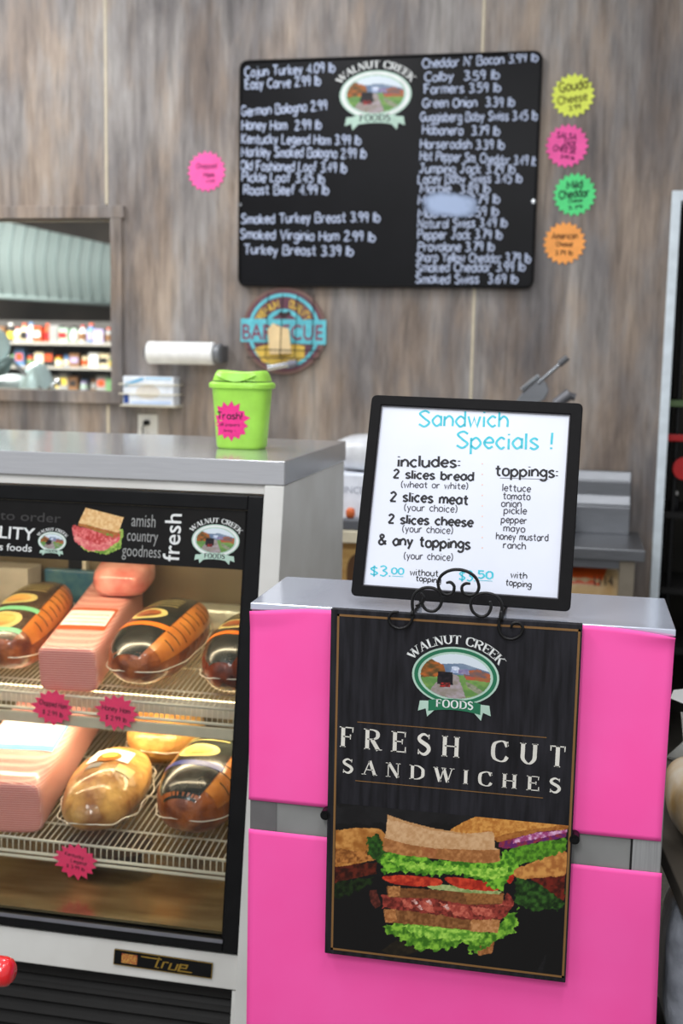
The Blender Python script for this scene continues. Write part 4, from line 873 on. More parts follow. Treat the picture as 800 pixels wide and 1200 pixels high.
    p.fill([(180, 210), (200, 188), (260, 196), (330, 212), (430, 216), (520, 216), (528, 186), (560, 190), (578, 226), (552, 256), (530, 300), (505, 300), (470, 268), (380, 250), (330, 258), (250, 246), (190, 252)], (124, 184, 54), (52, 104, 24), 10, 12, 11, 1.3)
    p.fill([(200, 212), (300, 222), (430, 232), (520, 240), (548, 230), (540, 258), (500, 270), (400, 248), (260, 240)], (170, 214, 84), (92, 152, 40), 8, 9, 9)
    # top slice
    p.fill([(192, 148), (260, 166), (340, 178), (440, 180), (522, 182), (522, 216), (500, 222), (430, 220), (330, 208), (250, 200), (190, 186)], (184, 126, 76), (146, 92, 50), 9, 2)
    p.fill([(300, 176), (345, 180), (340, 208), (302, 204)], (150, 88, 50), (170, 110, 66), 7, 4)
    p.fill([(203, 84), (216, 90), (260, 104), (320, 120), (380, 132), (430, 138), (500, 132), (506, 140), (508, 178), (522, 184), (440, 184), (340, 180), (260, 168), (194, 150), (200, 130)], (206, 166, 124), (186, 142, 98), 9, 1)
    p.fill([(203, 84), (260, 104), (330, 122), (430, 138), (430, 143), (330, 128), (255, 110), (203, 96)], (176, 128, 82), (190, 146, 100), 6, 1)
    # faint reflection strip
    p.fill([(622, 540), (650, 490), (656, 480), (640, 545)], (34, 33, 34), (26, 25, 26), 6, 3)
    return p.lin()
aw = .004; picture(po, pp, ia[0]+.003, pp.at(*ZA(748, 98))[0]-.003, ib[1]+.003, pp.at(*ZB(100, 55))[1], .00125, art, 'sandwich_picture', .0004)
for (px, py, s) in ((379, 955, -1), (678, 984, 1)):
    c = pp.at(px, py); a = px0-.004 if s < 0 else px1+.004
    tag(obj('hanging_clip', MB().cyl((a, PY-.002, c[1]), (a, BY+.0005, c[1]), .0095, 20).box(a-.005, a+.005, PY-.006, PY, c[1]-.004, c[1]+.004), M['black'], smooth=40), f"small black knob gripping the {'left' if s < 0 else 'right'} edge of the sandwich sign", 'clip')

# ================================================================== SPECIALS BOARD ON SCROLL EASEL
SY = 2.165
q0, q1 = atY(411, 698, SY), atY(668, 717, SY); q2, q3 = atY(436, 463, SY+.09), atY(683, 473, SY+.09)
uu = q1-q0; vv = (q2+q3)/2-(q0+q1)/2
sp = Plane(q0, uu, vv)
loc = [sp.at(*p) for p in ((411, 698), (668, 717), (683, 473), (436, 463))]
def rounded(P, r, n=6):
    out = []
    for i in range(len(P)):
        p, a, b = np.array(P[i]), np.array(P[i-1]), np.array(P[(i+1) % len(P)]); d0 = (a-p)/np.linalg.norm(a-p); d1 = (b-p)/np.linalg.norm(b-p)
        for k in range(n+1):
            t = k/n; out.append(tuple((1-t)**2*(p+d0*r)+2*t*(1-t)*p+t*t*(p+d1*r)))
    return out
sb = thing('specials_whiteboard', 'black framed whiteboard listing sandwich specials, standing on the cabinet', 'sign', tuple(sp.P(*((loc[0]+loc[1])/2))))
def inset(P, d):
    c = sum(np.array(p) for p in P)/4; out = []
    for i in range(4):
        p, a, b = np.array(P[i]), np.array(P[i-1]), np.array(P[(i+1) % 4]); d0 = (a-p)/np.linalg.norm(a-p); d1 = (b-p)/np.linalg.norm(b-p); out.append(p+d0*d+d1*d)
    return out
inn = [sp.at(*p) for p in ((425, 686), (654, 702), (668, 486), (447, 475))]
O = rounded(loc, .012); I_ = [tuple(p) for p in inn]; n = len(O)
# frame: outer rounded ring to inner rectangle, extruded
I2 = rounded(inn, .0008); mb = MB(); V = []
for o_ in (0, .016): V += [sp.P(*p, o_-.012) for p in O]+[sp.P(*p, o_-.012) for p in I2]
F = []
for i in range(n):
    j = (i+1) % n; F += [(2*n+i, 2*n+j, 3*n+j, 3*n+i), (i, n+i, n+j, j), (i, j, 2*n+j, 2*n+i), (n+i, 3*n+i, 3*n+j, n+j)]
mb.add(V, F); obj('frame', mb, M['blackframe'], sb, bevel=.002)
frame_in = MB()
for i in range(4): a, b = np.array(inn[i]), np.array(inn[(i+1) % 4]); frame_in.ribbon(lambda x, y: sp.P(x, y, .0002), [a, b], .0040)
obj('inner_edge', frame_in, mat('grey_inner_edge', (92, 90, 98), .4), sb)
obj('backing', MB().prism(sp, [tuple(p) for p in inset(loc, .004)], -.0118, -.006), M['blackframe'], sb)
wp = Plane(sp.P(0, 0, -.003), sp.u, sp.v)
obj('writing_surface', MB().prism(sp, [tuple(p) for p in inn], -.006, -.003), M['wb'], sb)
ZS = lambda x, y: (400+x/2.7586, 450+y/2.7586)
def hs(t, x0, y0, x1, y1, cap, m, w_=1.6, **k): hand_line(sb, wp, t, *ZS(x0, y0), *ZS(x1, y1), cap/2.7586, m, w_*1.25, off=.0005, **k)
hs('Sandwich', 250, 136, 536, 140, 50, M['cyan'], 1.9); hs('Specials !', 372, 206, 682, 212, 52, M['cyan'], 2.0)
hs('includes:', 183, 266, 382, 270, 34, M['ink'], 2.0)
hs('2 slices bread', 168, 304, 425, 312, 27, M['ink'], 1.8); hs('(wheat or white)', 193, 334, 408, 340, 20, M['inkg'], .9)
hs('2 slices meat', 158, 378, 408, 389, 30, M['ink'], 1.9); hs('(your choice)', 203, 409, 373, 415, 22, M['inkg'], .9)
hs('2 slices cheese', 152, 449, 423, 461, 28, M['ink'], 1.9); hs('(your choice)', 197, 478, 359, 484, 22, M['inkg'], .9)
hs('& any toppings', 120, 518, 414, 534, 32, M['ink'], 2.0); hs('(your choice)', 202, 565, 359, 571, 22, M['inkg'], .9)
hs('toppings:', 497, 296, 698, 302, 34, M['ink'], 1.9)
q = [wp.at(*ZS(512, 304)), wp.at(*ZS(668, 308))]; obj('underline', MB().ribbon(lambda x, y: wp.P(x, y, .0005), q, .0009), M['inkg'], sb)
for t, x0, y0, x1, y1 in (('lettuce', 520, 345, 610, 349), ('tomato', 522, 371, 609, 375), ('onion', 517, 396, 580, 398), ('pickle', 525, 418, 597, 421), ('pepper', 516, 448, 598, 452), ('mayo', 524, 476, 592, 479), ('honey mustard', 500, 502, 667, 508), ('ranch', 523, 530, 594, 534)):
    hs(t, x0, y0, x1, y1, 22, M['inkg'], 1.0)
hs('$3.', 93, 620, 158, 622, 32, M['cyan'], 1.4); hs('00', 162, 614, 200, 616, 20, M['cyan'], 1.3); hs('without', 222, 618, 312, 622, 20, M['ink'], .9); hs('topping', 240, 636, 320, 644, 18, M['ink'], .9)
hs('$3.', 380, 636, 432, 638, 32, M['cyan'], 1.4); hs('50', 442, 628, 488, 630, 24, M['cyan'], 1.6); hs('with', 547, 626, 598, 630, 20, M['ink'], .9); hs('topping', 530, 650, 612, 659, 20, M['ink'], .9)
for a, b in (((164, 621), (200, 623)), ((444, 635), (488, 637))):
    q = [wp.at(*ZS(*a)), wp.at(*ZS(*b))]; obj('underline', MB().ribbon(lambda x, y: wp.P(x, y, .0005), q, .001), M['cyan'], sb)
mb = MB()
for i in range(9):
    c = wp.at(*ZS(455, 258+i*34)); mb.add([wp.P(c[0]+x, c[1]+y, .0004) for x, y in oval(8, .0016, .0016)], [tuple(range(8))])
stuff(obj('dotted_line', mb, mat('faint_peach_ink', (240, 206, 190), .6), sb))
# scroll easel: iron rods in a plane just ahead of board
EY = BY-.034
ep = Plane((0, EY, 0), (1, 0, 0), (0, 0, 1))
ZE = lambda x, y: (440+x/4, 650+y/4)
es = thing('scroll_easel', 'black wrought iron plate easel with curled scrolls, in front of specials board', 'easel', tuple(ep.P(*ep.at(535, 722))))
def rod(P, r=.0030, tip=True, name='scroll', off=0):
    c = [ep.P(*ep.at(*ZE(*p)), off) for p in P]; c = catmull(c, 6); n = len(c); rs = [r*(.7+.3*min(1, min(i, n-1-i)/5)) for i in range(n)]
    obj(name, MB().tube(c, rs, 8), M['iron'], es, smooth=True)
rod([(330, 132), (352, 130), (368, 150), (360, 180), (332, 188), (305, 172), (292, 135), (308, 98), (345, 75), (390, 70), (435, 82), (470, 110), (484, 150), (472, 180), (440, 192), (410, 178), (404, 152), (420, 136), (444, 136)])
rod([(212, 178), (225, 200), (218, 230), (240, 260), (275, 264), (302, 240), (310, 205), (296, 172), (262, 155), (220, 158), (185, 182), (172, 220), (174, 262), (172, 300), (150, 335), (110, 346), (75, 330), (62, 298), (78, 272), (108, 268)])
rod([(536, 218), (540, 250), (522, 282), (490, 290), (458, 270), (446, 235), (460, 200), (495, 182), (540, 184), (575, 205), (592, 245), (582, 300), (578, 350), (600, 386), (640, 396), (676, 378), (690, 345), (672, 320), (645, 322), (632, 345)])
for x in (172, 590):   # bars that run back under the board and rest on the top
    f0 = ep.P(*ep.at(*ZE(x, 262)));
    c = [f0, (f0[0], EY-.0, BZ+.004), (f0[0], BY+.01, BZ+.0035), (f0[0], SY+.03, BZ+.0035), (f0[0]+.0, SY+.14, BZ+.0035)]
    obj('arm', MB().tube(catmull(c, 5), .003, 8), M['iron'], es, smooth=True)
    c = [(f0[0], SY+.035, BZ+.004), (f0[0], SY+.075, BZ+.12), (f0[0]*.5+ep.P(*ep.at(535, 700))[0]*.5, SY+.10, BZ+.2)]
    obj('back_rod', MB().tube(catmull(c, 5), .003, 8), M['iron'], es, smooth=True)
obj('twig', MB().tube([ep.P(*ep.at(*ZE(*p))) for p in ((186, 240), (200, 236), (212, 222))], [.0014, .0024, .001], 6), M['iron'], es, smooth=True)

# ================================================================== MENU BOARD ON WALL
MY = WY-.03
mp = Plane((0, MY, 0), (1, 0, 0), (0, 0, 1))
C4 = [mp.at(*p) for p in ((279, 335), (626, 338), (634, 61), (281, 70))]
mx0, mx1 = (C4[0][0]+C4[3][0])/2, (C4[1][0]+C4[2][0])/2; mz0, mz1 = (C4[0][1]+C4[1][1])/2, (C4[2][1]+C4[3][1])/2
mo = thing('menu_board', 'large black menu board with handwritten meat and cheese prices on wood wall', 'sign', ((mx0+mx1)/2, WY, mz0))
obj('board', MB().prism(mp, rounded([(mx0, mz0), (mx1, mz0), (mx1, mz1), (mx0, mz1)], .035), -.028, 0), M['board'], mo, bevel=.003)
rim = [mp.P(*p, .001) for p in rounded([(mx0+.004, mz0+.004), (mx1-.004, mz0+.004), (mx1-.004, mz1-.004), (mx0+.004, mz1-.004)], .034)]
obj('rim', MB().tube(rim, .006, 6, closed=True), M['blackframe'], mo, smooth=True)
Zl = lambda x, y: (260+x/4, 50+y/4); Zr = lambda x, y: (450+x/4, 50+y/4)
for t, x0, y0, x1, y1 in [('Cajun Turkey 4.09 lb', 108, 160, 530, 138), ('Easy Carve 2.99 lb', 112, 218, 462, 200), ('German Bologna 2.99', 92, 345, 492, 316), ('Honey Ham  2.99 lb', 95, 408, 465, 408),
    ('Kentucky Legend Ham 3.99 lb', 93, 472, 650, 480), ('Markley Smoked Bologna 2.99 lb', 92, 532, 675, 543), ('Old Fashioned Loaf 3.49 lb', 88, 597, 583, 610), ('Pickle Loaf 3.45 lb', 95, 650, 480, 660), ('Roast Beef 4.99 lb', 103, 712, 500, 712),
    ('Smoked Turkey Breast 3.99 lb', 92, 847, 740, 840), ('Smoked Virginia Ham 2.99 lb', 85, 918, 718, 932), ('Turkey Breast 3.39 lb', 105, 990, 615, 1000)]:
    hand_line(mo, mp, t, *Zl(x0, y0), *Zl(x1, y1), 11, M['chalk'], 1.75, off=.003, jit=.5, gap=1.7)
for t, x0, y0, x1, y1 in [("Cheddar N' Bacon 3.99 lb", 180, 120, 720, 88), ('Colby  3.59 lb', 190, 182, 538, 173), ('Farmers 3.59 lb', 190, 240, 545, 230), ('Green Onion  3.39 lb', 180, 303, 610, 300), ('Guggisberg Baby Swiss 3.45 lb', 170, 370, 718, 362),
    ('Habanero  3.79 lb', 180, 430, 540, 435), ('Horseradish 3.39 lb', 170, 495, 562, 500), ('Hot Pepper Sm. Cheddar 3.49 lb', 168, 550, 715, 577), ('Jumping Jack 3.79 lb', 165, 610, 612, 615), ('Lacey Baby Swiss 3.45 lb', 160, 660, 645, 657), ('Marble  3.89 lb', 170, 706, 495, 706),
    ('Monterey  3.79 lb', 160, 757, 540, 755), ('Muenster 3.59 lb', 160, 820, 535, 812), ('Natural Swiss 3.49 lb', 158, 868, 575, 865), ('Pepper Jack 3.79 lb', 158, 920, 552, 920), ('Provolone 3.79 lb', 160, 976, 515, 978), ('Sharp Yellow Cheddar 3.79 lb', 150, 1026, 685, 1032), ('Smoked Cheddar 3.99 lb', 150, 1075, 660, 1072), ('Smoked Swiss  3.69 lb', 148, 1128, 625, 1128)]:
    hand_line(mo, mp, t, *Zr(x0, y0), *Zr(x1, y1), 10.5, M['chalk'], 1.75, off=.003, jit=.5, gap=1.7)
ZG = lambda x, y: (380+x/6.667, 60+y/6.667)
c1 = mp.at(*ZG(398, 340)); e1 = mp.at(*ZG(680, 345)); e2 = mp.at(*ZG(398, 150)); mq = Plane(mp.P(0, 0, .001), mp.u, mp.v); emblem(mo, mq, c1, e1[0]-c1[0], e2[1]-c1[1], -.0, step=.004, ribbon_green=False)
def smear(X, Y, A, B):
    x, y = (X-490)/42, (Y-230)/22; c = np.zeros(X.shape+(4,)); c[..., :3] = np.array(lin((168, 184, 214)))[:3]
    x, y = (X-527)/33, (Y-240+(X-527)*-.06)/14.5; r = (np.abs(x)**3.2+np.abs(y)**3.2); c[..., 3] = np.clip(1.15-r+(vnoise(X, Y, 6, 2)-.5)*.5, 0, 1)*.93; return c
q0, q1 = mp.at(488, 266), mp.at(566, 216); picture(mo, mp, q0[0], q1[0], q0[1], q1[1], .005, smear, 'eraser_smear', .005, M['printa'])
for px, py in ((281, 240), (625, 236)):
    c = mp.P(*mp.at(px, py)); obj('screw', MB().cyl((c[0], MY+.001, c[2]), (c[0], MY-.005, c[2]), .0085, 12), M['chrome'], mo, smooth=40)

# price stars on wall
WT = Plane((0, WY-.0022, 0), (1, 0, 0), (0, 0, 1))
IG = mat('dark_olive_ink', (96, 92, 24), .6); IP = mat('dark_magenta_ink', (120, 24, 82), .6); IGR = mat('dark_green_ink', (16, 70, 44), .6); IO = mat('brown_ink', (112, 66, 24), .6)
for px, py, m, ink, L, lab, rot in [(671, 112, 'tagyellow', IG, [('Gouda', .006, .042, .12, .042, .006), ('Cheese', -.004, -.012, .125, .034, .005), ('3.99', .002, -.052, .05, .02, .004)], 'neon yellow starburst tag reading Gouda Cheese, topmost of four', 9),
        (664, 171, 'tagpink', IP, [('SALSA', -.008, .042, .085, .024, .005), ('JACK', .010, .012, .055, .022, .005), ('CHEESE', -.006, -.016, .1, .024, .005), ('3.99 lb', .012, -.048, .06, .014, .004)], 'pink starburst tag reading Salsa Jack Cheese below the yellow tag', -8),
        (673, 228, 'taggreen', IGR, [('Mild', .002, .042, .065, .032, .006), ('Cheddar', -.002, .004, .13, .034, .006), ('Cheese', .002, -.026, .06, .016, .003), ('3.79', .0, -.055, .06, .014, .004)], 'neon green starburst tag reading Mild Cheddar below the pink tag', 5),
        (661, 285, 'tagorange', IO, [('American', .0, .032, .11, .026, .0045), ('Cheese', .0, -.004, .07, .02, .004), ('3.79 lb', -.0, -.042, .075, .02, .004)], 'neon orange starburst tag reading American Cheese, lowest of four', 0),
        (242, 201, 'tagpink', IP, [('Chopped', .0, .026, .10, .024, .0035), ('Ham', .012, -.014, .05, .024, .0045), ('1.99', .02, -.046, .04, .014, .003)], 'pink starburst tag alone on the wall left of the menu board', 0)]:
    c = WT.at(px, py); t = math.radians(rot); pl = Plane(WT.P(*c), (math.cos(t), 0, math.sin(t)), (-math.sin(t), 0, math.cos(t)))
    card('price_star', lab, pl, 20, .072, .086, M[m], [(a, b*.9, c_*.9, d*.9, e*.9, ink, f) for a, b, c_, d, e, f in L], rot=.1, th=.0015)

# ================================================================== WALL FITTINGS
# barbecue tin sign
BQ = WY-.02
bq = Plane((0, BQ, 0), (1, 0, 0), (0, 0, 1)); ZQ = lambda x, y: (210+x/3.333, 320+y/3.333)
c = bq.at(*ZQ(408, 226)); Rb = (bq.at(*ZQ(572, 226))[0]-bq.at(*ZQ(244, 226))[0])/2
Q = lambda x, y: ((c[0]+x*Rb), (c[1]+y*Rb))
bs = thing('barbecue_sign', 'round tin barbecue sign with turquoise banner behind wire basket, under menu board', 'sign', tuple(bq.P(*c)))
obj('disc', MB().prism(bq, [Q(*p) for p in oval(64, 1, 1)], -.012, 0), mat('rusty_maroon_tin', (112, 62, 80), .5, col2=(82, 56, 66), scale=18), bs, bevel=.002)
def ringm(r0, r1, a0, a1, off, m, nm, n=40):
    mb = MB(); V = [bq.P(*Q(r0*math.cos(a0+(a1-a0)*i/n), r0*math.sin(a0+(a1-a0)*i/n)), off) for i in range(n+1)]+[bq.P(*Q(r1*math.cos(a0+(a1-a0)*i/n), r1*math.sin(a0+(a1-a0)*i/n)), off) for i in range(n+1)]
    mb.add(V, [(n+1+i, n+2+i, i+1, i) if 0 else (i, i+1, n+2+i, n+1+i) for i in range(n)]); return obj(nm, mb, m, bs)
TQ = mat('turquoise_print', (104, 196, 208), .5, col2=(84, 172, 186), scale=30); YL = mat('mustard_print', (222, 190, 88), .5, col2=(206, 168, 66), scale=30); MR = mat('maroon_print', (132, 56, 84), .5)
ringm(.93, 1.0, 0, 2*PI, .0008, mat('worn_brown_rim', (120, 92, 84), .5), 'rim')
ringm(.78, .86, 0, 2*PI, .0008, TQ, 'ring'); ringm(.40, .50, PI*.12, PI*.88, .0008, TQ, 'inner_ring')
obj('flame', MB().prism(bq, [Q(x, y) for x, y in [(-.72, -.42), (-.5, -.35), (-.3, -.30), (0, -.34), (.3, -.30), (.5, -.34), (.5, -.62), (.2, -.76), (-.2, -.80), (-.5, -.72)]], 0, .001), YL, bs)
obj('banner', MB().prism(bq, [Q(x, y) for x, y in [(-1.03, -.26), (1.0, -.30), (1.0, .26), (-1.03, .27)]], 0, .002), TQ, bs)
bp2 = Plane(bq.P(0, 0, .0012), bq.u, bq.v)
font_line(bs, bp2, 'BARBECUE', *ZQ(247, 258), *ZQ(560, 262), 58/3.333, MR, off=.0016, bold=.01)
def arcfont(text, a0, a1, r, h, m):
    W = hand_width(text); mb = MB(); 
    def fn(x, y): a = a0+(a1-a0)*x/W; rr = r+y*h/10; return bq.P(*Q(rr*math.cos(a), rr*math.sin(a)), .0015)
    hand(mb, fn, text, 2.0); obj('lettering', mb, m, bs)
arcfont('PREMIUM', math.radians(158), math.radians(102), .55, .17, YL); arcfont('QUALITY', math.radians(78), math.radians(26), .55, .17, YL)
obj('horse_figure', MB().prism(bq, [Q(x, y) for x, y in [(-.16, .36), (-.10, .44), (.02, .42), (.14, .46), (.17, .38), (.06, .34), (.02, .26), (-.04, .34)]], 0, .0012), mat('dark_print', (52, 34, 36), .5), bs)
# wire basket in front with note and marker
bk = thing('wire_basket', 'thin black wire basket on wall in front of the round barbecue sign', 'basket', tuple(bq.P(*Q(0, -.9))))
y0_ = WY-.07
for x in (-.36, -.02, .33, .72): obj('wire', MB().tube([bq.P(*Q(x, .84), .012), bq.P(*Q(x, -.62), .05), bq.P(*Q(x, -.66), 0)], .0022, 6), M['iron'], bk)
for y, o_ in ((-.44, .042), (-.62, .05)): obj('wire', MB().tube([bq.P(*Q(-.86, y), 0), bq.P(*Q(-.8, y), o_), bq.P(*Q(.8, y), o_), bq.P(*Q(.86, y), 0)], .0025, 6), M['iron'], bk)
np_ = Plane(bq.P(*Q(-.08, -.22), .022), (1, 0, .12), (-.12, .1, 1)); tag(obj('note_card', MB().prism(np_, [(-.045, -.055), (.05, -.06), (.046, .045), (.0, .06), (-.02, .075), (-.045, .05)], 0, .002), mat('cream_card', (228, 200, 150), .6)), 'torn cream card tucked in the wire basket over the barbecue sign', 'card')
a, b = bq.P(*Q(-.30, -.86), .040), bq.P(*Q(.38, -.72), .046); mk_ = thing('silver_pen', 'fat silver marker pen lying along the bottom of the barbecue sign', 'pen', tuple(a))
obj('barrel', MB().cyl(a, a+(b-a)*.72, .014, 16), M['chrome'], mk_, smooth=40); obj('cap', MB().cyl(a+(b-a)*.72, b, .016, 16, .012), mat('grey_cap', (120, 122, 136), .3), mk_, smooth=40)
# paper towel roll on wall holder
p0, p1 = atY(174, 413, WY-.075), atY(262, 413, WY-.075); rr = .0475
tr_ = thing('paper_towel_roll', 'white paper towel roll on grey wall holder left of the barbecue sign', 'paper towels', (p0[0], p0[1], p0[2]-rr))
L_ = (p1-p0)[0]; zc_ = p0[2]
obj('roll', MB().tube([(p0[0], p0[1], zc_), (p0[0]+.004, p0[1], zc_), (p0[0]+L_*.88-.004, p0[1], zc_), (p0[0]+L_*.88, p0[1], zc_)], [rr*.9, rr, rr, rr*.9], 32), M['paper'], tr_, smooth=40)
obj('core', MB().cyl((p0[0]-.006, p0[1], zc_), (p0[0]+L_*.9, p0[1], zc_), .018, 16), mat('cardboard_core', (170, 150, 120), .7), tr_, smooth=40)
obj('holder_end', MB().cyl((p0[0]+L_*.885, p0[1], zc_), (p0[0]+L_*.97, p0[1], zc_), .040, 24, .044), mat('grey_holder', (112, 114, 118), .35), tr_, smooth=40, bevel=.003)
obj('holder_bracket', MB().box(p0[0]+L_*.93, p0[0]+L_*.99, p0[1]-.02, WY, zc_-.035, zc_+.035).box(p0[0]-.02, p0[0]-.008, p0[1]-.012, WY, zc_-.02, zc_+.02), mat('dark_grey_bracket', (84, 84, 86), .4), tr_, bevel=.003)
# glove box in wire holder
g0, g1 = atY(144, 474, WY-.09), atY(203, 442, WY-.09); gb_ = thing('glove_box', 'white and blue disposable glove box in a wire holder beside the window', 'box', ((g0[0]+g1[0])/2, WY-.05, g0[2]))
obj('carton', MB().box(g0[0], g1[0], WY-.09, WY-.006, g0[2], g1[2]), mat('white_blue_carton', (232, 238, 246), .45), gb_, bevel=.003)
gp = Plane((g0[0], WY-.0905, g0[2]), (1, 0, 0), (0, 0, 1)); gw, gh = g1[0]-g0[0], g1[2]-g0[2]
obj('blue_print', MB().prism(gp, [(.03*gw, .62*gh), (.42*gw, .88*gh), (.40*gw, .97*gh), (.03*gw, .75*gh)], 0, .0008), M['blue'], gb_)
obj('blue_print', MB().prism(gp, [(.45*gw, .9*gh), (.97*gw, .9*gh), (.97*gw, .98*gh), (.45*gw, .98*gh)], 0, .0008), mat('sky_print', (178, 214, 238), .4), gb_)
obj('blue_print', MB().prism(gp, [(.02*gw, .05*gh), (.12*gw, .05*gh), (.12*gw, .36*gh), (.02*gw, .36*gh)], 0, .0008), mat('navy_print', (40, 70, 140), .4), gb_)
obj('opening', MB().prism(gp, [(.5*gw+x, .46*gh+y) for x, y in oval(28, .24*gw, .24*gh)], 0, .001), mat('pale_tissue', (222, 216, 206), .6), gb_)
obj('lower_print', MB().prism(gp, [(.16*gw, .04*gh), (.96*gw, .04*gh), (.96*gw, .16*gh), (.16*gw, .12*gh)], 0, .0008), mat('pale_blue_wash', (190, 210, 240), .4), gb_)
for k in (.38, .72):
    z = g0[2]+gh*k; obj('holder_wire', MB().tube([(g0[0]-.014, WY, z), (g0[0]-.014, WY-.097, z), (g1[0]+.014, WY-.097, z), (g1[0]+.014, WY, z)], .003, 8), M['wire'], gb_, smooth=True)
obj('holder_base', MB().box(g0[0]-.012, g1[0]+.012, WY-.095, WY, g0[2]-.006, g0[2]-.001), M['wire'], gb_)
# outlet
o0, o1 = atY(162, 510, WY), atY(185, 486, WY); op = Plane((o0[0], WY, o1[2]-.118), (1, 0, 0), (0, 0, 1)); ow = o1[0]-o0[0]
ol = thing('wall_outlet', 'white electrical outlet plate low on the wall under glove box', 'outlet', tuple(op.P(ow/2, 0)))
obj('plate', MB().pbox(op, 0, ow, 0, .118, 0, .006), M['white'], ol, bevel=.002)
for z in (.083, .034):
    s = obj('socket', MB().prism(op, [(ow/2+x, z+y) for x, y in oval(20, .017, .015)], .006, .008), M['white'], ol); mb = MB(); [mb.pbox(op, ow/2+x-.0013, ow/2+x+.0013, z-.002, z+.009, .008, .0086) for x in (-.006, .006)]; obj('slots', mb, M['dark'], s)
pg = obj('plug', MB().prism(op, [(ow/2+x, .083+y) for x, y in oval(20, .014, .012)], .008, .03), M['black'], ol, bevel=.003); obj('cord', MB().tube(catmull([op.P(ow/2, .083, .03), op.P(ow/2-.01, .06, .04), op.P(ow/2-.016, .02, .02), op.P(ow/2-.02, -.12, .012), op.P(ow/2-.02, -.32, .012)], 6), .003, 6), M['iron'], ol, smooth=True)

# ================================================================== WORK AREA BEHIND
def table(name, label, x0, x1, y0, y1, zt, legm, topm, splash=0):
    t = thing(name, label, 'table', ((x0+x1)/2, (y0+y1)/2, 0))
    obj('worktop', MB().box(x0, x1, y0, y1, zt-.035, zt), topm, t, bevel=.005)
    for x in (x0+.05, x1-.05):
        for y in (y0+.05, y1-.05): obj('leg', MB().box(x-.022, x+.022, y-.022, y+.022, 0, zt-.035), legm, t, bevel=.003)
    obj('apron', MB().box(x0+.03, x1-.03, y0+.03, y0+.045, zt-.085, zt-.035), legm, t)
    obj('undershelf', MB().box(x0+.03, x1-.03, y0+.05, y1-.03, .32, .34), topm, t)
    if splash: obj('backsplash', MB().box(x0, x1, y1-.03, y1, zt, zt+splash), topm, t, bevel=.005)
    return t
tz = 1.075
rt = atZ(737, 622, tz); tx1 = rt[0]; tyb = min(rt[1]+.02, WY-.03); fz = atZ(757, 640, tz)
SB = atY(737, 557, tyb)[2]-tz
steelgrey = steel_mat('prep_steel', (142, 144, 148), .38)
yf_ = 4.28; x1_ = atY(756, 640, yf_)[0]
prep = thing('steel_prep_table', 'stainless steel prep table with stepped backsplash behind the specials board', 'table', (x1_-.35, 4.5, 0))
obj('worktop', MB().box(x1_-.9, x1_, yf_, WY-.03, tz-.030, tz), steelgrey, prep, bevel=.004)
obj('front_edge', MB().box(x1_-.9, x1_, yf_-.006, yf_, tz-.040, tz+.002), steelgrey, prep, bevel=.002)
bsx = atY(737, 600, WY-.1)[0]
obj('backsplash', MB().box(x1_-.9, bsx, WY-.10, WY-.03, tz, tz+.21), steelgrey, prep, bevel=.004)
obj('backsplash_cap', MB().prism(Plane((x1_-.9, 0, 0), (0, 1, 0), (0, 0, 1)), [(WY-.13, tz), (WY-.03, tz), (WY-.03, tz+.245), (WY-.06, tz+.245), (WY-.115, tz+.115), (WY-.13, tz+.11)], 0, bsx-x1_+.9+.002), steelgrey, prep, bevel=.003)
legm = mat('tan_steel_leg', (150, 140, 124), .4, .5)
for x in (x1_-.86, x1_-.06):
    for y in (yf_+.04, WY-.09): obj('leg', MB().box(x-.028, x+.028, y-.028, y+.028, 0, tz-.03), legm, prep, bevel=.003)
obj('apron', MB().box(x1_-.88, x1_-.03, yf_+.02, yf_+.035, tz-.075, tz-.03), steelgrey, prep)
obj('undershelf', MB().box(x1_-.88, x1_-.03, yf_+.02, WY-.05, .60, .62), steelgrey, prep)
# bread bag on undershelf
ba0 = atY(660, 697, yf_+.12); ba1 = atY(737, 668, yf_+.12)
bd = thing('bread_bag', 'orange and clear bag of bread under the steel prep table', 'bread', ((ba0[0]+ba1[0])/2-.04, yf_+.22, .62))
lfb = Loaf(((ba0[0]+ba1[0])/2-.04, yf_+.24, .62), .26, ba1[0]-ba0[0]+.08, ba1[2]-.62, 0, p=3.4, endp=3.5, lump=.02, seed=3)
obj('bag', lfb.body(24, 32), mat('tan_bread_bag', (214, 186, 138), .35, col2=(190, 150, 96), scale=12, bump=.4), bd, smooth=True)
obj('orange_band', lfb.patch(.03, .97, .20, .42, .003), mat('orange_bag_print', (226, 92, 30), .35), bd, smooth=True); obj('orange_band', lfb.patch(.001, .10, .55, .98, .003), mat('orange_bag_print_low', (226, 92, 30), .35), bd, smooth=True)
bgp = Plane((0, yf_+.24-.135, 0), (1, 0, 0), (0, 0, 1))
font_line(bd, bgp, '1114', *[696, 686], *[718, 686], 11, M['ink'])
# meat slicer on right, behind specials board
def mat_once(): pass
SLY = 4.42
slicer = thing('meat_slicer', 'chrome meat slicer behind the specials board, its grey handled arm raised', 'slicer', tuple(atY(640, 640, SLY)*[1, 1, 0]+[0, 0, tz]))
def sP(x, y, Y=SLY): return atY(x, y, Y)
sa = sP(628, 520); obj('base', MB().box(sa[0]-.22, sa[0]+.16, 4.33, 4.66, tz+.02, tz+.13), M['chrome'], slicer, bevel=.02)
for x in (-.19, .13):
    for y in (4.36, 4.63): obj('foot', MB().cyl((sa[0]+x, y, tz), (sa[0]+x, y, tz+.02), .015, 12), M['black'], slicer, smooth=40)
obj('blade_housing', MB().cyl((sa[0]-.05, 4.52, tz+.26), (sa[0]-.02, 4.55, tz+.27), .145, 32).box(sa[0]-.14, sa[0]+.02, 4.5, 4.6, tz+.12, tz+.28), M['chrome'], slicer, smooth=40)
